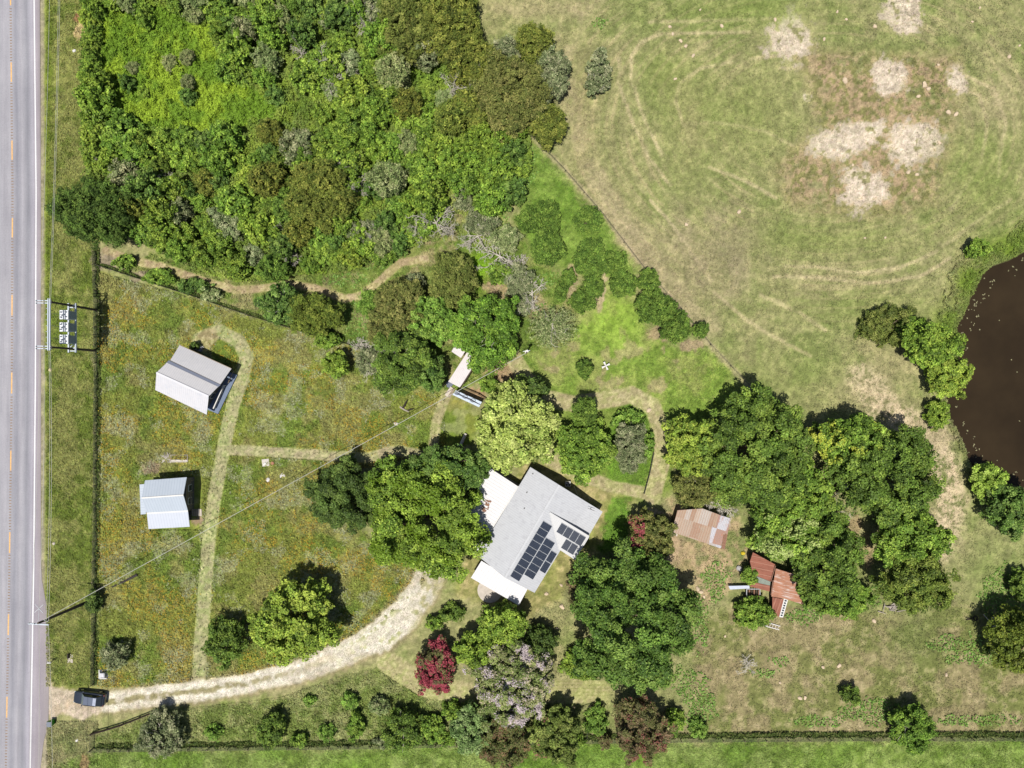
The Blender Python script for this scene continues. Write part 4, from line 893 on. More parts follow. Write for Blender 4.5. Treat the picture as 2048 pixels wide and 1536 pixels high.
# ------------------------------------------------------------------ car
def make_car(c, rz):
    root = empty("parked_car", c, "dark navy suv parked on the gravel driveway entrance facing the road", "car", rz=rz)
    m_paint, t, b = newmat("car_paint_navy"); b.inputs["Base Color"].default_value = (.016, .022, .035, 1); b.inputs["Roughness"].default_value = .35; b.inputs["Metallic"].default_value = .2
    if "Coat Weight" in b.inputs: b.inputs["Coat Weight"].default_value = .6
    m_roofp = M("car_roof_slate", A(84, 94, 114, 1.4), .4, var=.05, metal=.1); m_g = M("car_glass", (.02, .025, .03, 1), .1, sp=.7); m_ws = M("car_windscreen", A(104, 120, 124), .2, var=.1)
    m_ty = M("tyre_rubber", (.02, .02, .02, 1), .9); m_rim = M("rim_alloy", (.5, .5, .52, 1), .3, metal=.8)
    def sec(x, hw, zl, zh, r):  # rounded section
        pts = []
        for (y, z) in ((-hw + .06, zl), (-hw, zl + .15), (-hw, zh - r), (-hw + r * .6, zh - r * .25), (-hw + r * 1.6, zh), (hw - r * 1.6, zh), (hw - r * .6, zh - r * .25), (hw, zh - r), (hw, zl + .15), (hw - .06, zl)):
            pts.append((x, y, z))
        return pts
    mb = MB(); mb.loft([sec(-2.36, .62, .42, .78, .12), sec(-2.28, .82, .32, .88, .12), sec(-1.9, .92, .25, .98, .12), sec(-1.2, .95, .25, 1.04, .1), (sec(-.9, .96, .25, 1.08, .1)), sec(1.4, .96, .25, 1.12, .1),
              sec(2.05, .93, .28, 1.12, .12), sec(2.28, .86, .35, 1.05, .15), sec(2.36, .7, .45, .8, .15)])
    mb.build("body", m_paint, root, smooth=True)
    mb = MB(); mb.loft([[(-1.05, -.84, 1.04), (-1.05, .84, 1.04), (-.95, .83, 1.1), (-.95, -.83, 1.1)], [(-.35, -.74, 1.05), (-.35, .74, 1.05), (-.35, .68, 1.62), (-.35, -.68, 1.62)],
                        [(1.45, -.78, 1.05), (1.45, .78, 1.05), (1.45, .66, 1.64), (1.45, -.66, 1.64)], [(2.12, -.8, 1.1), (2.12, .8, 1.1), (2.05, .76, 1.18), (2.05, -.76, 1.18)]]); mb.build("side_window", m_g, root)
    mb = MB(); mb.slab([(-1.0, -.8, 1.14), (-.38, -.66, 1.66), (-.38, .66, 1.66), (-1.0, .8, 1.14)][::-1], .02); mb.build("windscreen", m_ws, root)
    mb = MB(); mb.slab([(2.08, -.72, 1.24), (1.5, -.64, 1.67), (1.5, .64, 1.67), (2.08, .72, 1.24)], .02); mb.build("rear_window", m_g, root)
    mb = MB(); mb.slab([(-.42, -.7, 1.68), (1.5, -.68, 1.7), (1.5, .68, 1.7), (-.42, .7, 1.68)], .07); mb.build("roof", m_roofp, root, bevel=.03)
    mb = MB(); mb.slab([(1.02, -.56, 1.715), (1.48, -.56, 1.715), (1.48, .56, 1.715), (1.02, .56, 1.715)], .01); mb.build("roof_panel", M("roof_panel_pale", A(150, 158, 176, 1.3), .4), root)
    for s_ in (-1, 1):
        mb = MB(); mb.bar((-.3, s_ * .66, 1.74), (1.4, s_ * .64, 1.76), .04, .04); mb.build("roof_rail", m_ty, root)
        mb = MB(); mb.box((-.85, s_ * 1.03, 1.12), (.16, .22, .14)); mb.build("mirror", m_paint, root, bevel=.03)
        mb = MB(); mb.box((-2.2, s_ * .66, .78), (.22, .34, .12), s_ * .3); mb.build("headlight", m_ins, root)
        mb = MB(); mb.box((2.24, s_ * .74, .95), (.14, .26, .2)); mb.build("tail_light", M("tail_light_red", (.12, .01, .01, 1), .3), root)
        for x_ in (-1.42, 1.38):
            mb = MB(); mb.tube([(x_, s_ * .74, .36), (x_, s_ * .97, .36)], .36, 18); wo = mb.build("wheel", m_ty, root)
            mb = MB(); mb.tube([(x_, s_ * .96, .36), (x_, s_ * .985, .36)], .22, 12); mb.build("rim", m_rim, wo)
    return root
cc = P(178, 1397.5, .9); make_car((cc.x, cc.y, 0), math.radians(-7))

# ------------------------------------------------------------------ roadside things
tb = empty("trash_bin", P(98.5, 1448, .0), "grey lidded trash bin with green body on the road edge", "trash bin"); c = P(98, 1449, 1.05); tb.location = (c.x, c.y, .02)
mb = MB(); mb.loft([[(-.26, -.3, 0), (.26, -.3, 0), (.26, .3, 0), (-.26, .3, 0)], [(-.32, -.36, 1.0), (.34, -.36, 1.0), (.34, .36, 1.0), (-.32, .36, 1.0)]]); mb.build("bin_body", M("bin_green", A(60, 160, 40), .5), tb)
mb = MB(); mb.box((-.02, 0, 1.04), (.7, .76, .08)); mb.build("lid", M("bin_lid_grey", A(120, 128, 142), .5), tb, bevel=.02)
for s_ in (-.22, .22): mb = MB(); mb.tube([(.3, s_ - .03, .12), (.3, s_ + .03, .12)], .12, 10); mb.build("wheel", m_dark, tb)
mbx = empty("mailbox", P(99, 1325, 0), "small white mailbox on a post at the road edge", "mailbox"); c = P(98.5, 1325.5, 1.1); mbx.location = (c.x, c.y, 0)
mb = MB(); mb.box((0, 0, .5), (.09, .09, 1.0)); mb.build("post", m_wood, mbx)
mb = MB(); mb.loft([[(x_, -.1, 1.0), (x_, .1, 1.0), (x_, .1, 1.15), (x_, .06, 1.22), (x_, -.06, 1.22), (x_, -.1, 1.15)][::-1] for x_ in (-.28, .28)]); mb.build("box", m_trim, mbx)
wp_ = empty("well_pump", W(206, 1349, .0), "white pump box with pipes on a small slab beside the fence corner", "pump"); c = P(206, 1349, .3); wp_.location = (c.x, c.y, 0)
mb = MB(); mb.box((0, 0, .08), (1.35, 1.35, .18)); mb.build("slab", M("dark_slab", A(84, 88, 96), .8), wp_)
mb = MB(); mb.box((-.62, 0, .2), (.12, 1.4, .14)); mb.box((-.05, -.64, .2), (1.2, .12, .14)); mb.build("frame", m_trim, wp_)
mb = MB(); mb.box((.15, .05, .5), (.75, .7, .7)); mb.build("housing", M("pump_housing", A(214, 214, 220), .6), wp_, bevel=.04)
mb = MB(); mb.tube([(-.5, .35, .3), (-.2, 0, .7), (.2, -.25, .9)], .05, 8); mb.build("pipe", m_trim, wp_)
cm = empty("culvert_marker", W(141, 1314, 0), "low dark headed marker on a white concrete patch in the verge", "marker")
mb = MB(); mb.box((0, -.2, .04), (.8, 1.3, .12)); mb.build("pad", m_conc, cm); mb = MB(); mb.box((-.1, .3, .3), (.18, .7, .5)); mb.build("marker_plate", m_dark, cm)
blob("paper_scrap", 155, 1480, .28, .15, m_trim, "small round white rock in the verge south of the driveway", "rock", 9)
blob("rock", 101, 740, .3, .2, M("sand_rock", A(226, 208, 160), .9), "pale yellow rock in the verge right of the road by the wires", "rock", 12)
blob("rock", 108, 1087, .25, .12, m_conc, "pale elongated rock in the verge west of the small cabin", "rock", 13)
blob("rock", 150, 102, .3, .2, m_trim, "white rock in the verge beside the pale dirt patch", "rock", 14)

# ------------------------------------------------------------------ meadow and yard objects
def sticks(name, px, py, n, L, r, mats, label, cat, rz=None, spread=.4, seed=2, h=.1):
    rg = random.Random(seed); mb = MB(); c = W(px, py, 0)
    for k in range(n):
        a = (rz if rz is not None else 0) + rg.uniform(-spread, spread) if rz is not None else rg.uniform(0, 3.14)
        d = Vector((math.cos(a), math.sin(a), rg.uniform(-.05, .1))) * L * rg.uniform(.3, .5); o = Vector((rg.uniform(-.35, .35) * L * .6, rg.uniform(-.2, .2) * L * .6, h + rg.uniform(0, .12)))
        mb.tube([o - d, o + d * .2 + Vector((0, 0, .04)), o + d], [r, r * .9, r * .5], 6, m=k % len(mats))
    return tag(mb.build(name, mats, origin=None), label, cat), c
m_bleach = M("bleached_wood", A(216, 208, 198), .9, var=.12, scale=6); m_bleach2 = M("bleached_wood_grey", A(176, 166, 156), .9, var=.15, scale=6)
o, c = sticks("brush_pile", 335, 916, 16, 1.8, .05, [m_bleach, m_bleach2], "pile of bleached sticks beside the planter north of the small cabin", "brush pile", seed=3); o.location = c
pb = empty("planter_box", W(360, 917, 0), "long low grey board planter with weeds north of the small cabin", "planter")
mb = MB(); mb.box((0, -.3, .14), (2.6, .28, .26)); mb.box((-.2, -.5, .2), (2.8, .06, .3)); mb.build("front_board", m_bleach, pb)
mb = MB(); mb.box((0, .55, .14), (2.6, .08, .28)); mb.box((1.25, .1, .14), (.08, .9, .28)); mb.box((-1.25, .1, .14), (.08, .9, .28)); mb.build("side_board", m_bleach2, pb)
mb = MB(); mb.box((0, .15, .1), (2.4, .7, .12)); mb.build("soil", m_dark, pb)
sl = empty("garden_stone", W(532, 925, 0), "pale stone slab with white figurine beside the dark stump hole", "garden stone")
mb = MB(); mb.box((0, 0, .12), (1.1, 1.1, .22), .1); mb.build("slab", m_bleach, sl, bevel=.05); mb = MB(); mb.box((-.1, -.2, .3), (.5, .3, .16), .5); mb.build("top_stone", m_trim, sl, bevel=.05)
mb = MB(); mb.tube([(0, 0, 0), (0, 0, .35)], [.3, .24], 10); o = mb.build("stump", M("stump_brown", A(176, 128, 100), .9)); o.location = W(546, 926); tag(o, "short brown stump beside the pale garden stone in the meadow", "stump")
blob("rock", 537, 959, .38, .2, m_trim, "round white rock in the meadow below the garden stone", "rock", 21)
o, c = sticks("stone_row", 565, 950, 10, .9, .07, [m_bleach, m_trim], "scattered bleached sticks and stones right of the round white rock", "debris", seed=8); o.location = c
dl = empty("fallen_log", W(808, 816, 0), "broken grey log and its shadow as dark limbs in the meadow by the service wire", "log")
mb = MB(); mb.tube([(-.6, .2, .15), (.1, -.25, .2), (.8, -.6, .12)], [.16, .13, .08], 8); mb.build("log", m_bleach2, dl)
mb = MB(); mb.tube([(-.2, 0, .1), (.1, .3, .5), (.35, .8, .8), (.6, 1.2, .9)], [.16, .14, .12, .07], 7); mb.tube([(.6, -.4, .1), (1.0, -.2, .35), (1.5, -.1, .4)], [.12, .13, .09], 7); mb.build("root", m_dark, dl)  # dark limbs shaped along the log's cast shadow, shade put into their colour
blob("rock", 792, 848, .36, .22, m_bleach, "pale round rock in the meadow just above the service wire", "rock", 23)
bl = empty("log_bench", W(926, 880, 0), "bleached hollow log bench at the tree edge above the house", "log bench", rz=1.15)
mb = MB(); mb.tube([(-1.1, 0, .25), (1.1, 0, .28)], [.26, .22], 9); mb.build("seat_log", m_bleach, bl); mb = MB(); mb.box((-.8, 0, .08), (.3, .5, .18)); mb.box((.8, 0, .08), (.3, .5, .18)); mb.build("leg", m_bleach2, bl)
orn = empty("garden_windmill", W(1210, 732, 0), "white four armed garden ornament standing on the bright lawn", "garden ornament", rz=.5)
mb = MB(); mb.tube([(0, 0, 0), (0, 0, .9)], .05, 6); mb.build("post", m_wood, orn)
for k in range(4):
    a = k * math.pi / 2; mb = MB(); d = Vector((math.cos(a), math.sin(a), 0)); s_ = Vector((-d.y, d.x, 0)); z_ = Vector((0, 0, .95))
    mb.slab([z_ + d * .06 - s_ * .06, z_ + d * .62 - s_ * .2, z_ + d * .66 + s_ * .12, z_ + d * .06 + s_ * .08], .04); mb.build("arm", m_trim, orn)
tr = empty("junk_trailer", P(1676, 968, 1.0), "pale framed junk trailer glimpsed between the big tree crowns", "trailer"); tr.location.z = 0
mb = MB(); mb.bar((-.2, -1.1, 3.1), (-.2, 1.0, 3.1), .14, .08); mb.bar((-.2, -.8, 3.1), (.9, -.8, 3.1), .1, .08); mb.bar((-.9, .9, 3.0), (1.2, .2, 3.0), .1, .08); mb.build("frame_bar", m_bleach, tr)
mb = MB(); mb.box((.4, -.1, 2.9), (1.5, 1.0, .1), .1); mb.build("cover", M("trailer_cover", A(170, 178, 180), .6), tr)
mb = MB(); mb.box((0, 0, 1.5), (2.2, 1.8, 2.6)); mb.build("box_body", m_wood_dark, tr)
ot = empty("flatbed_trailer", W(1990, 1241, 0), "old grey board trailer with a tow pole at the dark tree", "trailer", rz=-.04)
mb = MB()
for k in range(7): mb.bar((-.95, -.42 + k * .17, .62), (1.2, -.42 + k * .17, .6), .13, .04, k % 2)
mb.build("bed", [m_bleach2, m_wood], ot)
mb = MB(); mb.bar((-1.0, -.65, .66), (1.2, -.6, .66), .1, .12); mb.bar((-1.0, -.65, .66), (-1.0, .65, .66), .1, .12); mb.bar((-1.0, .62, .66), (1.2, .6, .66), .1, .12); mb.build("side_rail", m_bleach, ot)
mb = MB(); mb.bar((-1.05, -.1, .5), (-2.0, .95, .3), .1, .08); mb.build("tow_pole", m_bleach, ot)
for s_ in (-.75, .75): mb = MB(); mb.tube([(.3, s_ - .08, .3), (.3, s_ + .08, .3)], .3, 12); mb.build("wheel", m_dark, ot)
mb = MB(); mb.tube([(.32 * math.cos(a), .32 * math.sin(a), .1) for a in np.linspace(0, 6.1, 14)], .1, 8); o = mb.build("tyre", m_dark); o.location = W(1950, 1236); tag(o, "old dark tyre lying in the grass left of the grey trailer", "tyre")
o, c = sticks("branch", 1936, 1237, 3, 1.0, .06, [m_dark], "dark broken branch in the grass left of the old tyre", "branch", rz=.1, seed=5); o.location = c
sp2 = empty("slash_pile", W(1772, 1216, 0), "grey heap of cut branches at the foot of the olive tree", "brush pile")
rg = random.Random(3)
mb = MB()
for k in range(14):
    a = rg.uniform(0, 6.28); L = rg.uniform(.5, 1.5); o_ = Vector((rg.uniform(-1.6, 1.6), rg.uniform(-.6, .6), .15)); d = Vector((math.cos(a), math.sin(a) * .7, rg.uniform(0, .3))) * L
    mb.tube([o_, o_ + d * .5 + Vector((0, 0, .05)), o_ + d], [.08, .06, .03], 6)
mb.build("branches", m_bleach2, sp2); mb = MB(); mb.box((.9, .25, .1), (1.0, .7, .16), .6); mb.build("slab", m_bleach2, sp2)
# limestone rocks in the pasture
m_rock = M("limestone", A(228, 206, 176), .9, var=.12, scale=6)
rocks = [(1340, 54, .3), (1345, 68, .25), (1361, 82, .3), (1371, 93, .3), (1386, 112, .32), (1443, 52, .3), (1400, 20, .18), (1749, 53, .33), (1648, 79, .28), (1692, 39, .22), (1674, 24, .22), (1876, 130, .22), (1690, 162, .5),
         (1836, 193, .32), (1848, 170, .45), (1856, 178, .35), (1897, 225, .42), (1911, 229, .38), (1878, 286, .3), (1816, 345, .35), (1834, 349, .35), (1959, 16, .2), (1944, 44, .2), (2018, 114, .32), (2039, 91, .25), (1550, 40, .3),
         (1373, 450, .25), (1372, 448, .2), (1478, 423, .4), (1748, 1242, .35), (1678, 1331, .35), (1646, 1334, .28), (1892, 1349, .3), (1600, 1396, .35), (1610, 1395, .3), (1560, 1365, .22), (1395, 1177, .4), (1402, 1184, .36),
         (1408, 1193, .25), (1093, 1187, .32), (1122, 1170, .28), (1298, 820, .4), (1124, 1213, .4), (1770, 475, .2), (1729, 476, .2), (1450, 1272, .2), (1114, 1256, .2), (1680, 250, .22), (1668, 300, .25), (1705, 330, .22), (1350, 158, .25)]
base = None
LM = [(1580, 78, "left bare patch"), (1808, 22, "top bare patch"), (1778, 154, "round central bare patch"), (1915, 158, "small right bare patch"), (1690, 286, "wide lower bare patch"), (1822, 282, "lower right bare patch"), (1728, 372, "lowest bare patch"),
      (1197, 150, "lone thorn bush"), (1420, 80, "thin upper tyre track"), (1440, 430, "brownish middle pasture"), (2000, 70, "upper right corner"), (1748, 1220, "cut branch heap"), (1700, 1388, "tiny dark sapling"), (1560, 1250, "white ladder"), (1450, 1280, "old fence trace"),
      (1395, 1120, "rusty brown shed"), (1100, 1190, "south porch"), (1290, 800, "curved garden path"), (1900, 1340, "weed patch"), (1265, 1240, "largest oak")]
def side(x, y):
    _, a_, b_, n_ = min((math.hypot(x - a, y - b), a, b, n) for a, b, n in LM); dx, dy = x - a_, y - b_
    w_ = ("right of" if dx > 0 else "left of") if abs(dx) > abs(dy) else ("below" if dy > 0 else "above")
    return "pale limestone rock " + w_ + " the " + n_
for k, (x, y, r) in enumerate(rocks):
    if k < 4: base_r = blob("rock", x, y, .34, .24, m_rock, side(x, y), "rock", 40 + k, "scattered limestone rocks", 2); (protos_r := globals().setdefault("PR", [])).append(base_r); base_r.scale = (r / .34,) * 3; continue
    o = PR[k % 4].copy(); COL.objects.link(o); o.location = W(x, y, .05); o.scale = (r / .34,) * 3; o.rotation_euler = (0, 0, k * 1.7); o['label'] = side(x, y)
# ------------------------------------------------------------------ vegetation
m_leaf = leaf_mat("foliage", .6, .14); m_cedar = leaf_mat("foliage_needles", .75, .06); m_cover = grass_mat("grass_blades")
m_bark = M("bark_brown", A(112, 98, 82), .9, var=.25, scale=5); m_deadw = M("dead_wood_grey", A(180, 172, 156), .9, scale=6, col2=A(232, 226, 212))
KL = 1.2
def leaves_mesh(name, Pp, N, L, Wd, col, mat, rng, curl=.0):
    """one pointed, slightly folded leaf spray per row"""
    n = len(Pp); N = N / np.linalg.norm(N, axis=1, keepdims=True)
    r = rng.randn(n, 3); T = r - (r * N).sum(1, keepdims=True) * N; T /= np.linalg.norm(T, axis=1, keepdims=True); B = np.cross(N, T)
    L = L[:, None]; Wd = Wd[:, None]
    v = np.empty((n, 4, 3), np.float32)
    v[:, 0] = Pp - T * L * .5; v[:, 1] = Pp - B * Wd * .5 + T * L * .08; v[:, 2] = Pp + T * L * .5 - N * L * curl; v[:, 3] = Pp + B * Wd * .5 + T * L * .08
    me = bpy.data.meshes.new(name); me.vertices.add(n * 4); me.vertices.foreach_set("co", v.ravel())
    me.loops.add(n * 4); me.loops.foreach_set("vertex_index", np.arange(n * 4, dtype=np.int32))
    me.polygons.add(n); me.polygons.foreach_set("loop_start", np.arange(0, n * 4, 4, dtype=np.int32))
    a = me.attributes.new("Col", 'FLOAT_COLOR', 'POINT'); cc = np.ones((n, 4, 4), np.float32); cc[:, :, :3] = col[:, None, :]
    a.data.foreach_set("color", cc.ravel()); me.materials.append(mat); me.update(calc_edges=True); return me
PF = {k_: np.array([1.04, 1.0, .85]) for k_ in ('cedar', 'cedarb', 'grey', 'greyd', 'red', 'pink', 'pinkg', 'plum', 'plumr')}
PF.update(cedarb=np.array([.97, 1.03, .82]), cedar=np.array([1.0, 1.03, .82]), deep=np.array([1.18, 1.0, .8]), dark=np.array([1.1, 1.0, .8]), yellow=np.array([.98, 1.0, .8]), pale=np.array([.98, 1.0, .9]), lime=np.array([1.0, 1.0, .8]), mid=np.array([1.0, 1.03, .8]), oak=np.array([1.02, 1.02, .8]))
def pal(rng, colors, idx, n, jit=.1, k=KL, pn=None):
    c = lin(np.array(colors, dtype=float)) / k; lm = c.mean(1, keepdims=True); c = c * PF.get(pn, np.array([1.05, .99, .80])) * .90 + lm * .10; c = c[idx]; return np.clip(c * (1 + rng.randn(n, 1) * .17), .004, .8)
PAL = dict(
    lime=[(130, 158, 46), (110, 140, 38), (152, 176, 60), (92, 122, 34)],
    yellow=[(148, 170, 54), (126, 152, 46), (108, 134, 40), (168, 184, 66)],
    pale=[(176, 190, 92), (154, 172, 72), (194, 204, 112), (128, 150, 58)],
    mid=[(120, 152, 48), (98, 130, 40), (144, 170, 60), (84, 112, 32)],
    dark=[(98, 132, 46), (82, 114, 38), (120, 150, 56), (68, 96, 32)],
    deep=[(78, 110, 46), (64, 94, 38), (94, 124, 54), (54, 80, 32)],
    oak=[(98, 130, 54), (82, 114, 44), (122, 150, 70), (68, 98, 40)],
    cedar=[(118, 128, 46), (102, 112, 38), (140, 142, 58), (84, 98, 34)],
    cedarb=[(122, 124, 60), (104, 108, 50), (142, 136, 76), (90, 98, 44)],
    grey=[(140, 156, 102), (120, 140, 86), (160, 168, 124), (100, 122, 70)],
    greyd=[(132, 144, 104), (112, 126, 88), (156, 160, 128), (94, 110, 72)],
    plume=[(116, 158, 56), (98, 138, 44), (140, 176, 70), (84, 120, 38)],
    fence=[(96, 130, 44), (80, 112, 36), (116, 146, 54), (66, 96, 30)],
    red=[(190, 62, 84), (172, 46, 70), (206, 86, 106), (66, 62, 32), (150, 44, 60)],
    pink=[(206, 186, 196), (112, 128, 72), (86, 106, 52), (190, 164, 180), (120, 134, 84)],
    pinkg=[(124, 142, 76), (100, 122, 58), (146, 156, 96), (170, 164, 140)],
    plum=[(118, 104, 76), (100, 102, 60), (92, 98, 52), (130, 108, 84), (108, 110, 64)],
    plumr=[(106, 110, 62), (94, 106, 54), (86, 98, 48), (122, 98, 72), (108, 118, 62)])
def crown_arrays(rng, rx, ry, h, rc=.8, ls=.26, dens=2.4, style="broad", z0=.25, pal_=(0, 1, 2, 3), up=.5):
    """foliage: boughs over a lumpy dome, each bough a cluster of leaf clumps, plus a sparser lower layer"""
    hz = h * (1 - z0) * .5; zc = h - hz; R = (rx + ry) / 2; np_ = len(pal_)
    rb = (.36 + .085 * R) * (.8 if style == "cedar" else 1.0) * (rc / .8) ** .35; rb = min(rb, R * .5)
    k = rng.rand(5) * 6.28
    def layer(scale_r, scale_z, cov, jz):
        area = math.pi * rx * ry * 1.25 * scale_r ** 2 + math.pi * R * hz * .6
        nb = max(6, int(area / (rb * rb) * cov)); g = np.arange(nb) + .5
        u = np.clip(1 - g / nb * 1.15 + rng.randn(nb) * .07, -.2, .995); th = g * 2.399963 + rng.randn(nb) * .5; sr = np.sqrt(1 - u * u) ** .85
        edge = 1 + .05 * np.sin(2 * th + k[0]) + .08 * np.sin(3 * th + k[1]) + .09 * np.sin(5 * th + k[2]) + .09 * np.sin(9 * th + k[3])
        rad = scale_r * (.80 + .32 * rng.rand(nb)); ex_ = max(.15, 1 - rb * .75 / R)
        bx = rx * ex_ * sr * np.cos(th) * edge * rad; by = ry * ex_ * sr * np.sin(th) * edge * rad
        bz = zc + hz * u * scale_z + rng.randn(nb) * rb * jz - (rb * .3)
        return bx, by, bz, rb * (.7 + .6 * rng.rand(nb))
    parts = [layer(1.0, 1.0, .72 if style == "broad" else 1.0, .65 + .35 / rb), layer(.86, .2, .45, .4)]
    bx, by, bz, br = [np.concatenate(q) for q in zip(*parts)]; nb = len(bx); low = np.zeros(nb, bool); low[len(parts[0][0]):] = True
    btone = np.clip(1 + rng.randn(nb) * .15, .66, 1.4); bh = rng.randint(0, np_, nb)
    # clumps on the boughs
    ns = 8 if style == "broad" else 10; bi = np.repeat(np.arange(nb), ns); m_ = len(bi)
    cd = rng.randn(m_, 3); cd[:, 2] = np.abs(cd[:, 2]) * .9 - .25; cd /= np.linalg.norm(cd, axis=1, keepdims=True)
    rs = br[bi] * (.34 + .2 * rng.rand(m_)); q_ = br[bi] * (.55 + .3 * rng.rand(m_)) if style == "broad" else br[bi] * (.5 + .7 * rng.rand(m_) ** 1.3)
    C = np.stack([bx[bi] + cd[:, 0] * q_, by[bi] + cd[:, 1] * q_, bz[bi] + cd[:, 2] * q_ * (.75 if style == "broad" else 1.25)], 1)
    ctone = btone[bi] * np.clip(1 + rng.randn(m_) * .1, .7, 1.3)
    per = np.maximum(4, (rs ** 2 * 3.6 * dens / (.6 * ls * ls) * np.where(low[bi], .6, 1.0) * .62).astype(int)); ci = np.repeat(np.arange(m_), per); n = len(ci)
    d = rng.randn(n, 3); d[:, 2] = np.abs(d[:, 2]) * 1.15 - .4; d /= np.linalg.norm(d, axis=1, keepdims=True)
    rr = rs[ci] * (.6 + .55 * rng.rand(n)); Pp = C[ci] + d * rr[:, None] * np.array([1, 1, .8])
    e_ = np.percentile(np.hypot(Pp[:, 0] / rx, Pp[:, 1] / ry), 96); Pp[:, :2] /= e_; bx = bx / e_; by = by / e_
    N = d * .5 + cd[ci] * .35 + rng.randn(n, 3) * (.46 if style == "broad" else .55); N[:, 2] += up + .05
    idx = np.where(rng.rand(n) < .6, bh[bi][ci], rng.randint(0, np_, n)); idx = np.array(pal_)[idx]
    L = ls * (1.0 + .6 * rng.rand(n)); Wd = ls * (.7 + .4 * rng.rand(n))
    if style == "cedar": L = ls * (1.2 + .8 * rng.rand(n)); Wd = ls * (.42 + .25 * rng.rand(n))
    Pp[:, 2] = np.maximum(Pp[:, 2], .1)
    return Pp, N, L, Wd, idx, ctone[ci], (bx, by, bz)
def plume_arrays(rng, rx, ry, h, n, ls=.3):
    """arching sprays radiating from the middle (feathery shrubs)"""
    nb = int(n / 14); th = rng.rand(nb) * 6.283; out = rng.rand(nb) ** .6; L0 = .35 + .65 * out
    bi = np.repeat(np.arange(nb), 14); n = len(bi); s = np.tile(np.linspace(.15, 1, 14), nb)
    r = L0[bi] * s; z = h * (.35 + (1 - out[bi] * .55) * .75 * np.sin(np.clip(s * 1.9, 0, 2.4)) * .8)
    X = rx * r * np.cos(th[bi]) + rng.randn(n) * .09; Y = ry * r * np.sin(th[bi]) + rng.randn(n) * .09
    Pp = np.stack([X, Y, np.maximum(.15, z + rng.randn(n) * .1)], 1)
    N = np.stack([np.cos(th[bi]) * .5, np.sin(th[bi]) * .5, np.ones(n)], 1) + rng.randn(n, 3) * .5
    return Pp, N, ls * (1.0 + .9 * rng.rand(n)), ls * (.3 + .25 * rng.rand(n)), rng.randint(0, 4, n), np.repeat(np.clip(1 + rng.randn(nb) * .16, .6, 1.4), 14), None
def crown_mesh(name, rng, pname, arrs, mat, extra=None):
    Pp, N, L, Wd, idx, tone, _ = arrs; col = pal(rng, PAL[pname], idx, len(Pp), pn=pname) * tone[:, None]
    if extra is not None: col = extra(Pp, col, rng)
    return leaves_mesh(name, Pp, N, L, Wd, np.clip(col, .003, .8), mat, rng)
def trunk_mesh(name, rng, h, r, tips, mat, limbs=6):
    mb = MB(); top = h * .5
    mb.tube([(0, 0, -.2), (r * .3, 0, top * .5), (0, r * .4, top)], [r * 1.3, r, r * .75], 8)
    if tips is not None:
        cx, cy, cz = tips; sel = rng.choice(len(cx), min(limbs, len(cx)), replace=False)
        for i in sel:
            a = Vector((0, 0, top * (.55 + .45 * rng.rand()))); b = Vector((cx[i], cy[i], max(cz[i] - .2, .3))); m_ = a.lerp(b, .5) + Vector((rng.randn() * .2, rng.randn() * .2, h * .04))
            mb.tube([a, m_, b], [r * .6, r * .35, r * .12], 6)
    me_o = mb.build(name, mat); me = me_o.data; bpy.data.objects.remove(me_o); return me
def branch_mesh(name, rng, R, h, mat, n0=6, depth=3, r0=.09, flat=.35, up=.25):
    mb = MB()
    def grow(p, d, L, r, dep):
        pts = [p]; q = p.copy(); dd = d.copy()
        for k in range(4):
            dd = (dd + Vector((rng.randn() * .28, rng.randn() * .28, rng.randn() * .12))).normalized(); q = q + dd * L / 4; q.z = max(q.z, .15); pts.append(q.copy())
        mb.tube(pts, [r, r * .85, r * .7, r * .55, r * .35], 5)
        if dep > 0:
            for k in range(3 + (rng.rand() < .5)):
                f = rng.randint(1, 5); a = rng.randn() * .75
                nd = Vector((dd.x * math.cos(a) - dd.y * math.sin(a), dd.x * math.sin(a) + dd.y * math.cos(a), dd.z + rng.randn() * .2)).normalized()
                grow(pts[f], nd, L * (.4 + .3 * rng.rand()), max(r * .6, .022), dep - 1)
    mb.tube([(0, 0, -.1), (0, 0, h * .4)], [r0 * 1.8, r0 * 1.4], 7)
    for k in range(n0):
        a = k * 6.283 / n0 + rng.randn() * .4; grow(Vector((0, 0, h * (.3 + .1 * rng.rand()))), Vector((math.cos(a), math.sin(a), up + rng.rand() * flat)).normalized(), R * (.5 + .3 * rng.rand()), r0, depth - 1)
    o = mb.build(name, mat); me = o.data; bpy.data.objects.remove(o); return me
def put_tree(name, px, py, h, crown_me, trunk_me, label, cat, group=None, rz=0, sc=1.0, tint=None, zc=.6, dead_me=None, vis=True):
    p = P(px, py, h * zc); root = empty(name, (p.x, p.y, 0), label, cat, group, rz=rz); root.scale = (sc,) * 3 if not hasattr(sc, '__len__') else sc
    if trunk_me is not None: link("trunk" if h > 2.6 else "stem", trunk_me, root)
    o = link("crown" if h > 2.6 else "foliage", crown_me, root); o.color = tuple(tint) + (1,) if tint is not None else (1, 1, 1, 1)
    if dead_me is not None: link("dead_branches", dead_me, root)
    return root
sd_ = [100]
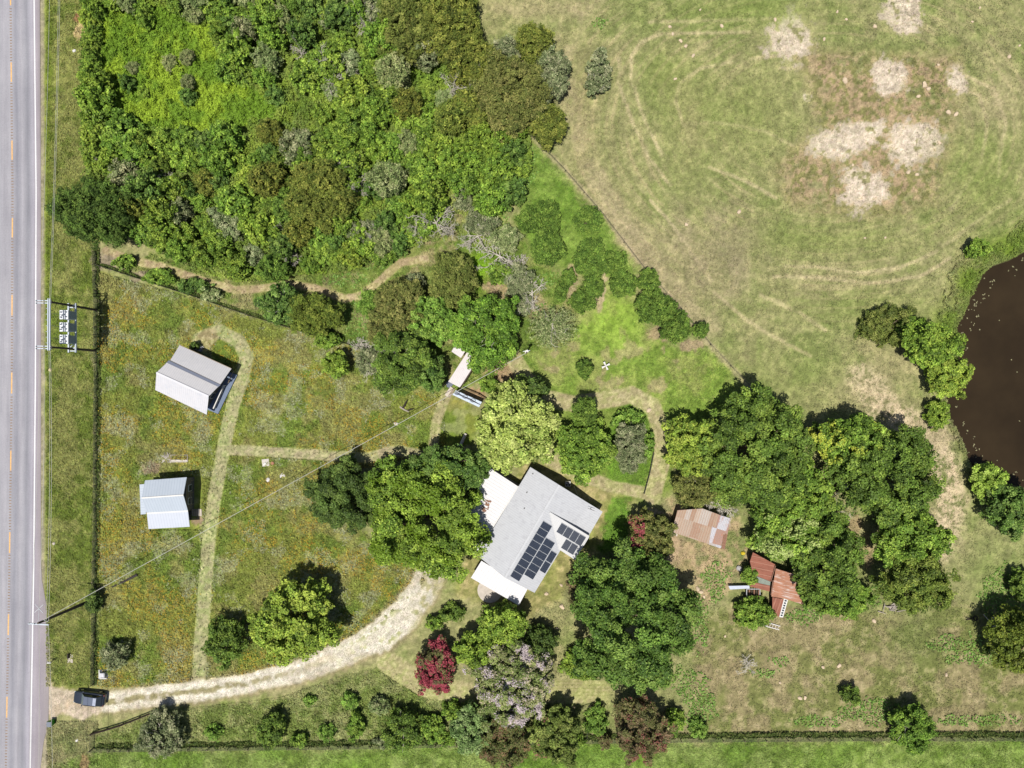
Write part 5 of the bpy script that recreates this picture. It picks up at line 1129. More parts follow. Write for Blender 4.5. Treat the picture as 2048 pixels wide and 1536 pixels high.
def tree(px, py, rxp, ryp, h, pname, label, style="broad", cat="tree", name="tree", rc=.8, ls=.25, dens=2.3, group=None, dead=False, extra=None, mat=None, tint=None, z0=.25, up=.5, rot=0.0, tr=.22):
    sd_[0] += 1; rng = np.random.RandomState(sd_[0]); k = (H - h * .6) / H / S; rx, ry = rxp * k, ryp * k
    idx = list(range(len(PAL[pname])))
    if style == "plume": arr = plume_arrays(rng, rx, ry, h, int(rx * ry * math.pi * 95), .26)
    else: arr = crown_arrays(rng, rx, ry, h, rc, ls, dens, style, z0, idx, up)
    cm = crown_mesh("foliage", rng, pname, arr, mat or (m_cedar if style == "cedar" else m_leaf), extra)
    tm = trunk_mesh("trunk", rng, h, tr * (.5 + h / 12), arr[6], m_bark)
    dm = branch_mesh("dead_branches", rng, (rx + ry) * .5, h * 1.6, m_deadw, 5, 2, .06, .5, .5) if dead else None
    return put_tree(name, px, py, h, cm, tm, label, cat, group, rz=rot, dead_me=dm, tint=tint)
def flowers(col_, frac, clump=1.2, seed=0, side=None):
    cf = lin(np.array(col_, float)) / 1.15
    def f(Pp, col, rng):
        n = vnoise(Pp[:, 0] / clump + 50 + seed, Pp[:, 1] / clump + 70) * .7 + rng.rand(len(Pp)) * .3
        s = n > (1 - frac)
        if side is not None: s &= (Pp[:, 0] * side[0] + Pp[:, 1] * side[1]) > side[2]
        col[s] = cf * (1 + rng.randn(s.sum(), 1) * .15); return col
    return f
# -- the trees round the house and yard
tree(692, 993, 74, 66, 6.5, "deep", "round dark green tree with broccoli like clumps west of the largest lime crown", rc=1.0, ls=.2, dens=2.8, z0=.15)
tree(852, 1038, 122, 118, 9.5, "lime", "largest lime green tree west of the house", rc=1.15, ls=.26, z0=.2, extra=flowers((96, 122, 30), .4, 1.8, 3))
tree(790, 975, 52, 58, 6, "mid", "mid green tree between the round dark tree and lime tree", rc=.9, ls=.24)
tree(903, 936, 82, 44, 7.5, "oak", "dull dark green tree above the white west porch", rc=.8, ls=.22, dens=2.5)
tree(1030, 853, 78, 88, 9, "pale", "pale yellow green tree north of the house", rc=.85, ls=.28, z0=.2)
tree(1170, 900, 58, 60, 6.5, "mid", "spreading green tree right behind the house", rc=.8, ls=.23)
tree(1170, 822, 22, 30, 6.5, "dark", "narrow dark green tree inside the curve of the mown path", rc=.6, ls=.2, style="cedar")
tree(1258, 893, 31, 52, 4, "greyd", "grey green shrub in the fenced garden lawn", rc=.5, ls=.17, cat="shrub", name="shrub", style="cedar")
tree(1258, 840, 34, 20, 2, "plume", "leafy green shrub bed at the top of the garden lawn", rc=.4, ls=.2, cat="shrub", name="shrub")
tree(1294, 890, 14, 26, 2, "plume", "slim green shrub between grey shrub and garden path", rc=.4, ls=.2, cat="shrub", name="shrub")
tree(1383, 893, 56, 58, 7, "yellow", "yellow green tree beside the curved path and large dome tree", rc=.8, ls=.24)
tree(1508, 900, 108, 118, 10, "dark", "large dome shaped dark green tree in the tree belt", rc=.85, ls=.24, dens=2.6, z0=.15)
tree(1392, 972, 50, 36, 4.5, "cedarb", "brownish cedar bush above the rusty brown shed", rc=.6, ls=.2, style="cedar", dead=True)
tree(1690, 880, 66, 52, 8, "mid", "yellow topped tree at the upper edge of the tree belt", rc=.8, ls=.25, extra=flowers((172, 182, 70), .4, 1.2, 31))
tree(1768, 945, 104, 94, 9.5, "dark", "widest dark green tree on the right side of the tree belt", rc=.95, ls=.25, z0=.2)
tree(1605, 985, 56, 62, 7.5, "mid", "mid green tree between the dome tree and the widest tree", rc=.8, ls=.25)
tree(1566, 1058, 72, 58, 7, "mid", "green tree with pale sprays behind the red rust shed", rc=.8, ls=.25, extra=flowers((164, 180, 106), .42, 1.6, 9))
tree(1650, 1108, 70, 88, 7.5, "dark", "dark green tree south of the glimpsed junk trailer", rc=.85, ls=.24, dens=2.2)
tree(1818, 1072, 78, 54, 7.5, "mid", "green tree at the right middle of the tree belt", rc=.85, ls=.25)
tree(1828, 1160, 74, 62, 7.5, "cedar", "olive tree with dark gaps at the lower right of the belt", rc=.85, ls=.22, tint=(.86, 1.0, .95))
tree(1695, 1195, 46, 42, 4.5, "mid", "rounded bushy tree with bright tips right of the sheds", rc=.5, ls=.2)
tree(1640, 1180, 46, 46, 3.5, "dark", "low smooth dark shrub right of the white streaked lean-to", rc=.5, ls=.18, cat="shrub", name="shrub")
tree(1507, 1225, 42, 30, 2.6, "mid", "olive green bush growing over the old farm cart", rc=.45, ls=.18, cat="shrub", name="shrub")
tree(1497, 1150, 14, 20, 2.6, "mid", "small green bush against the west side of the red rust shed", rc=.35, ls=.16, cat="shrub", name="shrub")
tree(2020, 1018, 54, 52, 5, "oak", "grey green tree at the lower left shore of the pond", rc=.8, ls=.22)
tree(1972, 958, 34, 34, 3.5, "pale", "small lime shrub leaning over the lower pond shore", rc=.6, ls=.2, tint=(.8, .95, .6))
tree(1858, 690, 60, 46, 6, "yellow", "dappled yellow green tree on the upper pond bank", rc=.6, ls=.22, tint=(.85, .95, .9))
tree(1893, 752, 44, 42, 4.5, "yellow", "bright lime tree overhanging the left pond shore", rc=.6, ls=.22)
tree(1778, 652, 62, 42, 2.4, "cedarb", "low olive grey scrub left of the pond bank trees", rc=.5, ls=.16, cat="shrub", name="shrub", dens=1.5, tint=(.95, 1.08, .9))
tree(1818, 662, 30, 34, 3, "mid", "green bush joining the low scrub and the pond bank tree", rc=.5, ls=.2, cat="shrub", name="shrub")
tree(1872, 828, 22, 30, 2.2, "lime", "narrow lime shrub on the pond bank beside the bare soil", rc=.4, ls=.18, cat="shrub", name="shrub")
tree(1950, 497, 22, 18, 2.0, "mid", "small round green shrub above the upper pond shore", rc=.4, ls=.17, cat="shrub", name="shrub")
tree(2040, 1278, 66, 64, 7, "cedar", "dark olive tree on the right edge beside the grey trailer", rc=1.0, ls=.22, tint=(.8, .9, .7))
tree(2043, 1170, 28, 30, 3, "dark", "small dark shrub at the right edge above the trailer", rc=.5, ls=.2, cat="shrub", name="shrub")
tree(1264, 1236, 131, 136, 11, "oak", "largest dark green oak south east of the house", rc=1.15, ls=.26, z0=.18, tint=(.92, .93, .8))
tree(1165, 1180, 28, 44, 5, "plum", "brownish leaved tree on the left edge of the largest oak", rc=.6, ls=.2)
tree(1300, 1075, 46, 55, 5, "cedarb", "brown olive tree with a few red flowers by the garden", rc=.6, ls=.19, extra=flowers((150, 76, 80), .42, 1.0, 5, (-1, 0, 1.3)))
tree(1008, 1243, 48, 36, 6, "lime", "lime green tree touching the south porch roof", rc=.7, ls=.24)
tree(952, 1296, 40, 36, 5, "lime", "smaller lime tree between the red tree and the pink tree", rc=.7, ls=.24)
tree(1022, 1362, 80, 84, 6, "pinkg", "rounded tree covered in pale pink blossom", rc=.6, ls=.2, dens=2.8, extra=flowers((182, 170, 172), .38, 1.0, 11), up=.7)
tree(872, 1330, 38, 54, 4.5, "plum", "crimson flowering tree beside the gravel driveway", rc=.55, ls=.19, extra=flowers((152, 66, 78), .56, .8, 13))
tree(588, 1240, 86, 78, 8, "yellow", "sunlit yellow green tree standing in the lower meadow", rc=.8, ls=.26)
tree(452, 1280, 42, 46, 4, "dark", "sparse small dark tree left of the yellow green meadow tree", rc=.5, ls=.2, dens=1.4)
tree(232, 1308, 28, 26, 2.8, "greyd", "little grey leaved tree near the white pump box", rc=.45, ls=.17, dens=1.4)
tree(673, 728, 22, 30, 4, "lime", "small lime tree at the top of the wildflower meadow", rc=.5, ls=.22)
# -- south hedge line
tree(1008, 1482, 52, 50, 4.5, "plumr", "purple green tree below the pink blossom tree", rc=.6, ls=.2)
tree(1112, 1468, 50, 58, 5, "cedarb", "dull green tree with one pink tuft at the bottom fence", rc=.6, ls=.2, tint=(.9, 1.1, .9), extra=flowers((160, 90, 100), .3, .9, 17, (-1, 0, 1.2)))
tree(1281, 1453, 54, 62, 5.5, "plum", "maroon brown leaved tree on the bottom fence line", rc=.6, ls=.2, extra=flowers((132, 84, 74), .26, 1.1, 19))
tree(943, 1455, 40, 52, 3.6, "grey", "grey green shrub left of the purple green tree", rc=.5, ls=.2, cat="shrub", name="shrub", tint=(.8, 1.0, .8))
tree(806, 1458, 40, 42, 3.4, "dark", "dark shrub with thin twigs on the south strip", rc=.5, ls=.18, cat="shrub", name="shrub", dens=1.5, dead=True)
tree(866, 1455, 26, 26, 2.2, "mid", "small green shrub right of the twiggy dark shrub", rc=.4, ls=.18, cat="shrub", name="shrub")
tree(543, 1460, 27, 34, 3, "dark", "small dark tree alone on the south strip", rc=.4, ls=.18, dens=1.7)
tree(712, 1450, 16, 30, 2, "mid", "thin green bush in the middle of the south strip", rc=.4, ls=.17, cat="shrub", name="shrub")
tree(325, 1465, 44, 46, 3.4, "greyd", "grey wispy shrub beside the dark board fence", rc=.5, ls=.17, cat="shrub", name="shrub", dens=1.8, dead=True)
tree(1823, 1456, 42, 46, 4.5, "mid", "green tree with grey twigs on the lower right fence", rc=.55, ls=.2, dead=True, tint=(.85, .9, .9))
tree(1700, 1388, 20, 18, 2.2, "dark", "tiny dark sapling alone in the dry yard", rc=.35, ls=.17, cat="shrub", name="shrub", dens=1.4)
tree(1192, 1440, 24, 30, 1.8, "plume", "bright green bush between the two purple trees", rc=.4, ls=.18, cat="shrub", name="shrub")
tree(1350, 1440, 20, 24, 1.8, "mid", "small green bush right of the maroon tree", rc=.4, ls=.18, cat="shrub", name="shrub")
tree(1210, 1480, 14, 14, 1.8, "plum", "tiny brown shrub on the bottom fence by the maroon tree", rc=.35, ls=.16, cat="shrub", name="shrub")
tree(1170, 1325, 48, 32, 2.0, "lime", "low lime shrub at the left foot of the largest oak", rc=.5, ls=.2, cat="shrub", name="shrub")
tree(1078, 1285, 34, 34, 3.6, "deep", "dark shrub between the pink tree and the porch", rc=.6, ls=.2, cat="shrub", name="shrub")
# -- trees of the middle wood
tree(196, 425, 76, 66, 7.5, "deep", "broad dark live oak beside the road above the verge", rc=.8, ls=.22, style="cedar", tint=(1.0, 1.05, .9))
tree(640, 392, 68, 66, 6.5, "cedar", "large olive brown cedar in the middle of the thicket", rc=.7, ls=.22, style="cedar")
tree(630, 630, 52, 44, 5, "cedar", "olive cedar on the south side of the mown path", rc=.7, ls=.2, style="cedar", tint=(.85, .95, .8))
tree(563, 608, 46, 38, 4.5, "oak", "dark mixed tree left of the olive cedar by the path", rc=.7, ls=.22, dead=True)
tree(802, 605, 46, 52, 5.5, "cedarb", "brownish cedar where the mown path bends upward", rc=.6, ls=.2, style="cedar")
tree(905, 560, 46, 54, 5, "cedarb", "dull brown green cedar at the end of the mown path", rc=.6, ls=.2, style="cedar", tint=(.95, 1.05, .9))
tree(868, 640, 46, 48, 5.5, "plume", "light green leafy tree in the middle of the barn wood", rc=.6, ls=.24)
tree(972, 664, 70, 74, 8, "mid", "big green oak with dead twigs over the white barn", rc=.8, ls=.22, dead=True, tint=(.85, .95, .85))
tree(808, 722, 62, 68, 7.5, "dark", "big dark oak on the left of the white barn", rc=.8, ls=.22, dead=True)
tree(862, 748, 30, 34, 6, "oak", "oak crown just left of the white barn deck", rc=.7, ls=.22)
tree(775, 655, 38, 42, 5, "cedarb", "olive tree at the left edge of the barn wood", rc=.6, ls=.2, style="cedar")
tree(1105, 655, 54, 46, 4, "grey", "wide grey feathery shrub right of the barn wood", style="plume", cat="shrub", name="shrub", dead=True)
tree(978, 770, 20, 16, 2, "mid", "small green bush on bare soil beside the barn", rc=.35, ls=.17, cat="shrub", name="shrub")
tree(1058, 775, 40, 20, 5, "deep", "dark hedge tree behind the pale yellow green tree", rc=.6, ls=.22)
# -- cedars at the top
tree(812, 62, 56, 66, 6.5, "cedarb", "left cedar of the tall pair at the top edge", rc=.6, ls=.22, style="cedar", tint=(.92, 1.02, .8))
tree(905, 58, 56, 80, 7, "cedar", "right cedar of the tall pair at the top edge", rc=.6, ls=.22, style="cedar")
tree(1068, 92, 36, 38, 5.5, "cedar", "small bright olive cedar at the pasture corner", rc=.5, ls=.2, style="cedar")
tree(1102, 152, 36, 52, 5, "greyd", "dark grey green tree with dead twigs at the pasture edge", rc=.5, ls=.2, style="cedar", dead=True)
tree(1022, 192, 76, 76, 7, "cedarb", "widest brown olive cedar by the pasture", rc=.65, ls=.22, style="cedar")
tree(1096, 252, 36, 40, 5, "cedar", "lowest olive cedar at the pasture fence corner", rc=.5, ls=.2, style="cedar")
tree(968, 132, 34, 40, 5, "cedar", "olive cedar joining the tall pair and the widest cedar", rc=.5, ls=.2, style="cedar")
tree(1012, 108, 34, 26, 4, "greyd", "grey dead looking shrub behind the small bright olive cedar", rc=.5, ls=.18, style="cedar", dead=True)
tree(1197, 148, 26, 48, 2.6, "greyd", "lone dark thorn bush with white branches in the pasture", rc=.4, ls=.17, dens=1.6, dead=True, cat="shrub", name="shrub")
# -- feathery shrubs along the old fence
PL = [(1095, 492, 33, 46, 3, "tall feathery shrub on the bright green strip, left one"), (1182, 520, 36, 46, 3, "tall feathery shrub on the bright green strip, right one"),
      (1176, 440, 30, 30, 1.6, "low feathery shrub touching the pasture fence"), (1092, 430, 30, 32, 1.8, "olive feathery shrub above the left tall one"), (1246, 570, 29, 28, 2.8, "round feathery shrub with starlike edge"),
      (1296, 562, 24, 24, 2.4, "round shrub sitting on the pasture fence line"), (1308, 615, 42, 36, 2.8, "long hedge shrub along the fence, upper half"), (1350, 652, 32, 36, 2.8, "long hedge shrub along the fence, lower half"),
      (1401, 661, 15, 17, 1.6, "tiny round shrub at the fence corner"), (1166, 602, 30, 24, 1.8, "low feathery shrub right of the dead branches"), (1136, 556, 15, 20, 1.6, "small upright shrub on bare dirt"),
      (1188, 575, 22, 22, 1.7, "small leafy shrub beside the round feathery shrub"), (1122, 585, 13, 20, 1.5, "thin leafy shrub left of the low feathery one"), (1168, 738, 17, 21, 1.6, "small leafy sapling beside the white garden ornament"),
      (1232, 530, 24, 30, 2.0, "soft green shrub against the old fence")]
for (x, y, a_, b_, h_, lb) in PL: tree(x, y, a_ * .92, b_ * .92, h_ * 1.35, "fence", lb, style="cedar", rc=.5, ls=.2, dens=2.2, cat="shrub", name="shrub", group="feathery shrubs along the old fence")
tree(250, 524, 20, 16, 1.6, "mid", "small bright bush on the bare corner near the live oak", rc=.4, ls=.18, cat="shrub", name="shrub")
tree(318, 553, 34, 16, 1.6, "mid", "low green hedge bush on the diagonal meadow fence", rc=.4, ls=.18, cat="shrub", name="shrub")
tree(388, 572, 34, 15, 1.5, "oak", "dull green hedge bush on the diagonal fence further right", rc=.4, ls=.18, cat="shrub", name="shrub")
tree(425, 590, 24, 12, 1.4, "grey", "greyish hedge bush at the right end of the fence bushes", rc=.4, ls=.17, cat="shrub", name="shrub")
tree(660, 680, 30, 16, 2.0, "mid", "green bush on the diagonal fence under the olive cedar", rc=.4, ls=.18, cat="shrub", name="shrub")
tree(190, 1203, 15, 22, 2.0, "deep", "dark bush on the roadside fence next to the single pole", rc=.4, ls=.18, cat="shrub", name="shrub")
tree(391, 691, 10, 7, 1.4, "deep", "tiny dark bush at the back corner of the larger cabin", rc=.3, ls=.16, cat="shrub", name="shrub")

thk = lambda x, y: float(sdf(THICKET, np.array([x], np.float32), np.array([y], np.float32))[0])
for (x, y, a_, b_, h_, pn_, lb) in [(962, 445, 34, 26, 2.2, "greyd", "wispy grey scrub behind the left central dead tree"), (1012, 478, 30, 26, 2.0, "grey", "grey green scrub between the two central dead trees"), (1038, 562, 30, 34, 2.4, "greyd", "dull grey shrub left of the right hand dead tree"),
      (990, 402, 26, 22, 3, "dark", "dark green shrub above the central dead trees"), (1058, 440, 24, 26, 2.2, "fence", "soft green shrub at the upper left of the bright green strip"), (832, 452, 26, 22, 2.4, "greyd", "dull scrub left of the bleached dead tree near pale soil"),
      (738, 470, 38, 28, 3, "greyd", "broad grey shrub low in the thicket near the path bend"), (768, 515, 24, 16, 2, "mid", "green bush above the bend of the winding path"), (705, 512, 22, 16, 1.8, "mid", "small green bush above the lowest point of the winding path"),
      (830, 566, 20, 18, 2.4, "greyd", "dull shrub at the right end of the winding path"), (925, 400, 20, 22, 2, "greyd", "thin scrub on pale soil at the thicket edge"), (745, 610, 26, 30, 1.4, "plume", "low green bush in the clearing left of the barn wood"), (1000, 545, 24, 24, 2.4, "mid", "green bush right of the bright grass spot"),
      (740, 722, 28, 26, 2.2, "greyd", "dull scrub under the dead tree left of the big dark oak"), (1045, 610, 18, 22, 1.8, "greyd", "small dull bush between the barn oak and the right dead tree")]:
    tree(x, y, a_, b_, h_, pn_, lb, rc=.45, ls=.18, dens=1.7, cat="shrub", name="shrub", style="cedar" if pn_ != "mid" else "broad")
for (x, y, a_, b_, h_, pn_, lb) in [(600, 1478, 18, 12, 1.4, "mid", "low green bush on the bottom fence below the driveway bend"), (655, 1462, 20, 14, 1.2, "plume", "pale green low bush on the south strip left of the thin green bush"), (760, 1410, 22, 16, 1.6, "grey", "grey green bush on the upper part of the south strip"),
      (905, 1420, 22, 18, 1.8, "mid", "green bush left of the blossom tree foot"), (893, 1478, 20, 12, 1.4, "mid", "low green bush at the fence left of the grey green shrub"), (700, 1400, 18, 16, 1.2, "plume", "leafy weed bush below the driveway curve"),
      (428, 1462, 18, 14, 1.1, "plume", "low leafy bush between the grey wispy shrub and dark small tree"), (770, 1482, 26, 10, 1.2, "greyd", "dull low bush on the bottom fence under the twiggy shrub"), (1160, 1480, 16, 10, 1.4, "mid", "small bush on the bottom fence right of the dull tree"),
      (620, 1400, 16, 10, 1.0, "plume", "little weed bush on the driveway side of the south strip"), (1395, 1455, 18, 20, 1.2, "plume", "low weed bush near the start of the long fence shadow"), (868, 1245, 18, 14, 1.6, "mid", "small bush beside the driveway end and crimson tree"), (905, 1225, 26, 18, 1.6, "dark", "dark low bush between driveway end and porch")]:
    tree(x, y, a_, b_, h_, pn_, lb, rc=.4, ls=.18, dens=1.7, cat="shrub", name="shrub")
# -- dead trees
rngd = np.random.RandomState(77)
DEAD = [branch_mesh("dead_branches", rngd, 3.4, 3.0, m_deadw, 8, 4, .075, .4, .1), branch_mesh("dead_branches", rngd, 3.0, 2.6, m_deadw, 8, 4, .07, .35, .05), branch_mesh("dead_branches", rngd, 2.4, 3.2, m_deadw, 8, 4, .07, .6, .3)]
DL = [(955, 470, 1.0, 0, .3, "bleached dead tree at the thicket edge, left one of the central cluster"), (1000, 510, 1.1, 1, 1.2, "bleached dead tree in the central cluster above the big barn oak"), (870, 440, 1.15, 0, 2.2, "bleached dead tree left of the central cluster near pale soil"),
      (1065, 585, 1.05, 1, .2, "bleached dead tree right of the barn wood above the grey shrub"), (1045, 520, .55, 2, .9, "small heap like dead shrub beside the left tall feathery shrub"), (838, 475, .5, 2, 2.9, "small white dead shrub below the left dead tree"),
      (655, 145, 1.1, 1, 4.1, "white forked dead tree in the upper thicket"), (930, 165, 1.0, 1, 5.3, "white dead tree on the bright grass beside the cedars"), (690, 330, 1.0, 1, 1.9, "dead tree right of the olive brown thicket cedar"),
      (722, 375, 1.0, 2, .8, "lower dead tree right of the olive brown thicket cedar"), (745, 715, 1.0, 0, 3.6, "dead tree left of the big dark oak by the meadow fence"), (720, 690, .7, 2, 1.1, "smaller dead tree at the end of the diagonal fence"),
      (740, 465, .9, 2, 2.0, "grey dead tree in the lower thicket"), (545, 455, .8, 1, 2.6, "grey dead branches in the lower left thicket"), (640, 460, .7, 2, 4.4, "dead twigs below the olive brown cedar"), (335, 358, .7, 2, .4, "dead grey twigs in the left thicket"),
      (205, 322, .5, 2, .1, "dead grey twigs at the left thicket edge"), (730, 30, .9, 1, .6, "dead tree at the top edge of the thicket"), (595, 95, .8, 2, 5.0, "thin grey dead tree left of the forked white one"), (585, 520, .7, 2, .5, "pale dead twigs just above the mown path"),
      (1420, 1000, .9, 2, 1.5, "bleached dead branches on top of the rusty brown shed"), (1455, 1015, 1.0, 2, 3.0, "bleached dead branches at the right corner of the rusty brown shed"), (1664, 1030, .9, 1, 3.8, "dead limb among the belt trees south of the trailer"),
      (860, 610, .6, 2, 2.3, "dead twigs between the two brownish cedars"), (1500, 1330, .8, 2, 2.0, "low dead thorn twigs in the lower right yard")]
for (x, y, sc, k, rz, lb) in DL:
    hh = 3.6 if thk(x, y) < -10 else 2.0
    p = P(x, y, hh * sc); root = empty("dead_tree", (p.x, p.y, 0), lb, "dead tree", "dead trees", rz=rz); root.scale = (sc * 1.08, sc * 1.08, sc * (1.75 if thk(x, y) < -10 else 1.0))
    link("branches", DEAD[k], root)

# -- thicket shrubs: a few kinds, each copied
rngp = np.random.RandomState(5); KIND = []
for i, (pn, stl, rx_, h_, rc_, ls_, dn) in enumerate([("mid", "broad", 2.4, 4.0, .6, .23, 2.2), ("mid", "broad", 2.0, 3.2, .5, .22, 2.2), ("lime", "broad", 2.1, 3.2, .55, .23, 2.2), ("oak", "broad", 2.5, 4.4, .6, .23, 2.2),
                                              ("dark", "cedar", 2.2, 4.2, .55, .22, 2.2), ("cedar", "cedar", 2.2, 4.2, .55, .22, 2.2), ("grey", "cedar", 2.2, 3.4, .5, .18, 2.0), ("greyd", "broad", 1.8, 2.6, .45, .17, 1.6), ("plume", "plume", 1.8, 2.2, .4, .2, 2), ("yellow", "broad", 1.7, 2.4, .5, .22, 2.2)]):
    arr = plume_arrays(rngp, rx_, rx_ * .9, h_, int(rx_ ** 2 * 270)) if stl == "plume" else crown_arrays(rngp, rx_, rx_ * .92, h_, rc_, ls_, dn, stl, .15, list(range(len(PAL[pn]))))
    KIND.append((crown_mesh("foliage", rngp, pn, arr, m_cedar if stl == "cedar" else m_leaf), trunk_mesh("trunk", rngp, h_, .12, arr[6], m_bark, 4), rx_, h_))
KL_ = {0: "mid green shrub", 1: "small mid green shrub", 2: "lime green shrub", 3: "dull green shrub", 4: "dark green spiky shrub", 5: "olive brown shrub", 6: "grey green shrub", 7: "wispy grey shrub", 8: "feathery green shrub", 9: "yellow green shrub"}
def area_word(x, y):
    if x < 215: return "in the hedge strip beside the road verge, " + ("top stretch" if y < 90 else "upper stretch" if y < 180 else "middle stretch" if y < 270 else "lower stretch")
    col_ = "road side" if x < 330 else "left half" if x < 480 else "centre" if x < 640 else "right half" if x < 820 else "pasture side"
    row = "topmost" if y < 70 else "upper" if y < 160 else "upper middle" if y < 250 else "lower middle" if y < 340 else "lower" if y < 440 else "bottom"
    return "in the " + row + " " + col_ + " of the thicket"
rt = np.random.RandomState(11); pts = []; tries = 0
fixed = [(196, 425, 66), (640, 392, 58), (812, 62, 50), (905, 58, 55), (1068, 92, 30), (1102, 152, 34), (1022, 192, 66), (1096, 252, 34), (968, 132, 30)]
tg = lambda x, y: float(sdf(TALLGRASS, np.array([x], np.float32), np.array([y], np.float32))[0])
thk = lambda x, y: float(sdf(THICKET, np.array([x], np.float32), np.array([y], np.float32))[0])
while len(pts) < 190 and tries < 12000:
    tries += 1; x = rt.uniform(176, 1060); y = rt.uniform(-40, 560)
    if thk(x, y) > -12: continue
    g_ = tg(x, y)
    if g_ < 10 and rt.rand() > .03: continue
    if 470 < x < 640 and 160 < y < 260 and rt.rand() > .25: continue
    if (540 < x < 720 and 40 < y < 235 or 430 < x < 640 and 235 < y < 320) and rt.rand() > .35: continue
    if 800 < x < 920 and 115 < y < 185: continue
    if 660 < x < 760 and 30 < y < 120 and rt.rand() > .5: continue
    if any(math.hypot(x - a, y - b) < r for a, b, r in fixed): continue
    r = rt.uniform(17, 33) if g_ > 0 else rt.uniform(11, 18)
    if any(math.hypot(x - a, y - b) < (r + q) * .62 for a, b, q in pts): continue
    pts.append((x, y, r))
for y_ in range(-20, 360, 19): pts.append((184 + rt.uniform(-6, 8) + (6 if y_ > 250 else 0), y_, rt.uniform(13, 19)))
made = {}
for (x, y, r) in pts:
    u = rt.rand()
    if x < 210: k = [0, 2, 1][rt.randint(3)]
    elif 640 < x < 1000 and 130 < y < 300: k = [0, 3, 5, 2, 6, 0, 1, 0, 3][rt.randint(9)]
    elif x > 780 and y > 200: k = [0, 0, 2, 8, 3, 1][rt.randint(6)]
    elif x < 700 and 260 < y: k = [0, 3, 0, 1, 4, 1, 7, 0, 2, 3, 1, 5][rt.randint(12)]
    elif y < 130 and x > 480: k = [0, 6, 3, 2, 7, 4, 0][rt.randint(7)]
    else: k = [0, 1, 2, 3, 6, 1][rt.randint(6)]
    cm, tm, R0, h0 = KIND[k]; sc = r / S * .97 / R0 * 1.15; hs = sc * rt.uniform(.8, 1.35); t_ = rt.uniform(.86, 1.16)
    lb = ("broad " if r > 27 else "little " if r < 16 and x > 215 else "") + KL_[k] + " " + area_word(x, y)
    o = put_tree("shrub", x, y, h0 * hs, cm, tm, lb, "shrub", KL_[k] + "s of the thicket", rz=rt.rand() * 6.28, sc=(sc, sc, hs), tint=(t_ * rt.uniform(.93, 1.08), t_, t_ * .95))
    made.setdefault(lb, []).append((x, o))
for lb, L_ in made.items():
    L_.sort(key=lambda q: q[0]); n_ = len(L_)
    if n_ in (2, 3):
        for (x, o), w_ in zip(L_, ("left one", "right one") if n_ == 2 else ("left one", "middle one", "right one")): o['label'] = lb + ", " + w_

# ------------------------------------------------------------------ ground cover
def inside(poly, X, Y, pad=0): return sdf(poly, X.astype(np.float32), Y.astype(np.float32)) < pad
BLD = [[(362, 690), (455, 735), (440, 828), (412, 822), (320, 780)], [(290, 955), (405, 950), (405, 1060), (300, 1060)], [(975, 920), (1060, 925), (1210, 1015), (1150, 1115), (1070, 1190), (1040, 1200), (945, 1150)],
       [(1345, 1020), (1460, 1035), (1450, 1095), (1345, 1065)], [(1500, 1105), (1555, 1125), (1600, 1150), (1605, 1205), (1560, 1235), (1500, 1200)], [(890, 755), (960, 690), (975, 700), (920, 778), (965, 805), (955, 815), (905, 792)]]
def cover(name, rng, n, box, accept, hgt, ls, wd, up=.7, jit=.16, k=KG, colfn=None, label=None, cat=None, thin=None):
    X = rng.uniform(box[0], box[2], n); Y = rng.uniform(box[1], box[3], n); m_ = accept(X, Y)
    m_ &= sdf(POND, X.astype(np.float32), Y.astype(np.float32)) > 2
    for b_ in BLD: m_ &= ~inside(b_, X, Y)
    X = X[m_]; Y = Y[m_]; n = len(X)
    pc, gr = paint(X, Y); keep = gr < .3; hh0 = rng.rand(n)
    for pts_, w_, _c in PATHS: keep &= (dline(pts_, X.astype(np.float32), Y.astype(np.float32)) > w_ / 2 + .5) | ((rng.rand(n) < .1) & (hh0 < .5))
    X = X[keep]; Y = Y[keep]; pc = pc[keep]; n = len(X)
    hh = hgt(X, Y, rng) if callable(hgt) else hgt * (.3 + .9 * rng.rand(n))
    Pp = np.stack([(X - 1024) / S, (768 - Y) / S, hh], 1)
    N = rng.randn(n, 3) * .5; N[:, 2] = np.abs(N[:, 2]) + up
    col = lin(pc) / k * (1 + rng.randn(n, 1) * jit)
    col = col * (1 + rng.randn(n, 3) * .04)
    if colfn is not None: col = colfn(X, Y, col, rng)
    me = leaves_mesh(name, Pp, N, ls * (.8 + .9 * rng.rand(n)), wd * (.7 + .6 * rng.rand(n)), np.clip(col, .004, .85), m_cover, rng)
    o = link(name, me); return tag(o, label, cat, kind="stuff")
rc_ = np.random.RandomState(3)
KC = 1.28
def thick_h(X, Y, rng):
    b_ = np.clip(fbm(X, Y, 18, 4, 50) * 2.2 - .6, 0, 1); return .15 + 2.3 * b_ * (.72 + .28 * rng.rand(len(X)))
def under_col(X, Y, col, rng):
    n = fbm(X, Y, 16, 3, 51); g = lin((138, 166, 54)) / KC; d = lin((96, 126, 44)) / KC
    m_ = sstep(.4, .62, n)[:, None]; return (col * .35 + (g * m_ + d * (1 - m_)) * .65) * (1 + rng.randn(len(X), 1) * .14)
cover("undergrowth", rc_, 260000, (150, -60, 1070, 575), lambda X, Y: inside(THICKET, X, Y, 4) & ~inside(TALLGRASS, X, Y), thick_h, .3, .2, .55, k=KC, colfn=under_col,
      label="tangled green undergrowth filling the thicket between shrubs", cat="undergrowth")
def tall_h(X, Y, rng): return .1 + 1.3 * np.clip(fbm(X, Y, 9, 4, 52) * 2.4 - .75, 0, 1) * (.6 + .4 * rng.rand(len(X)))
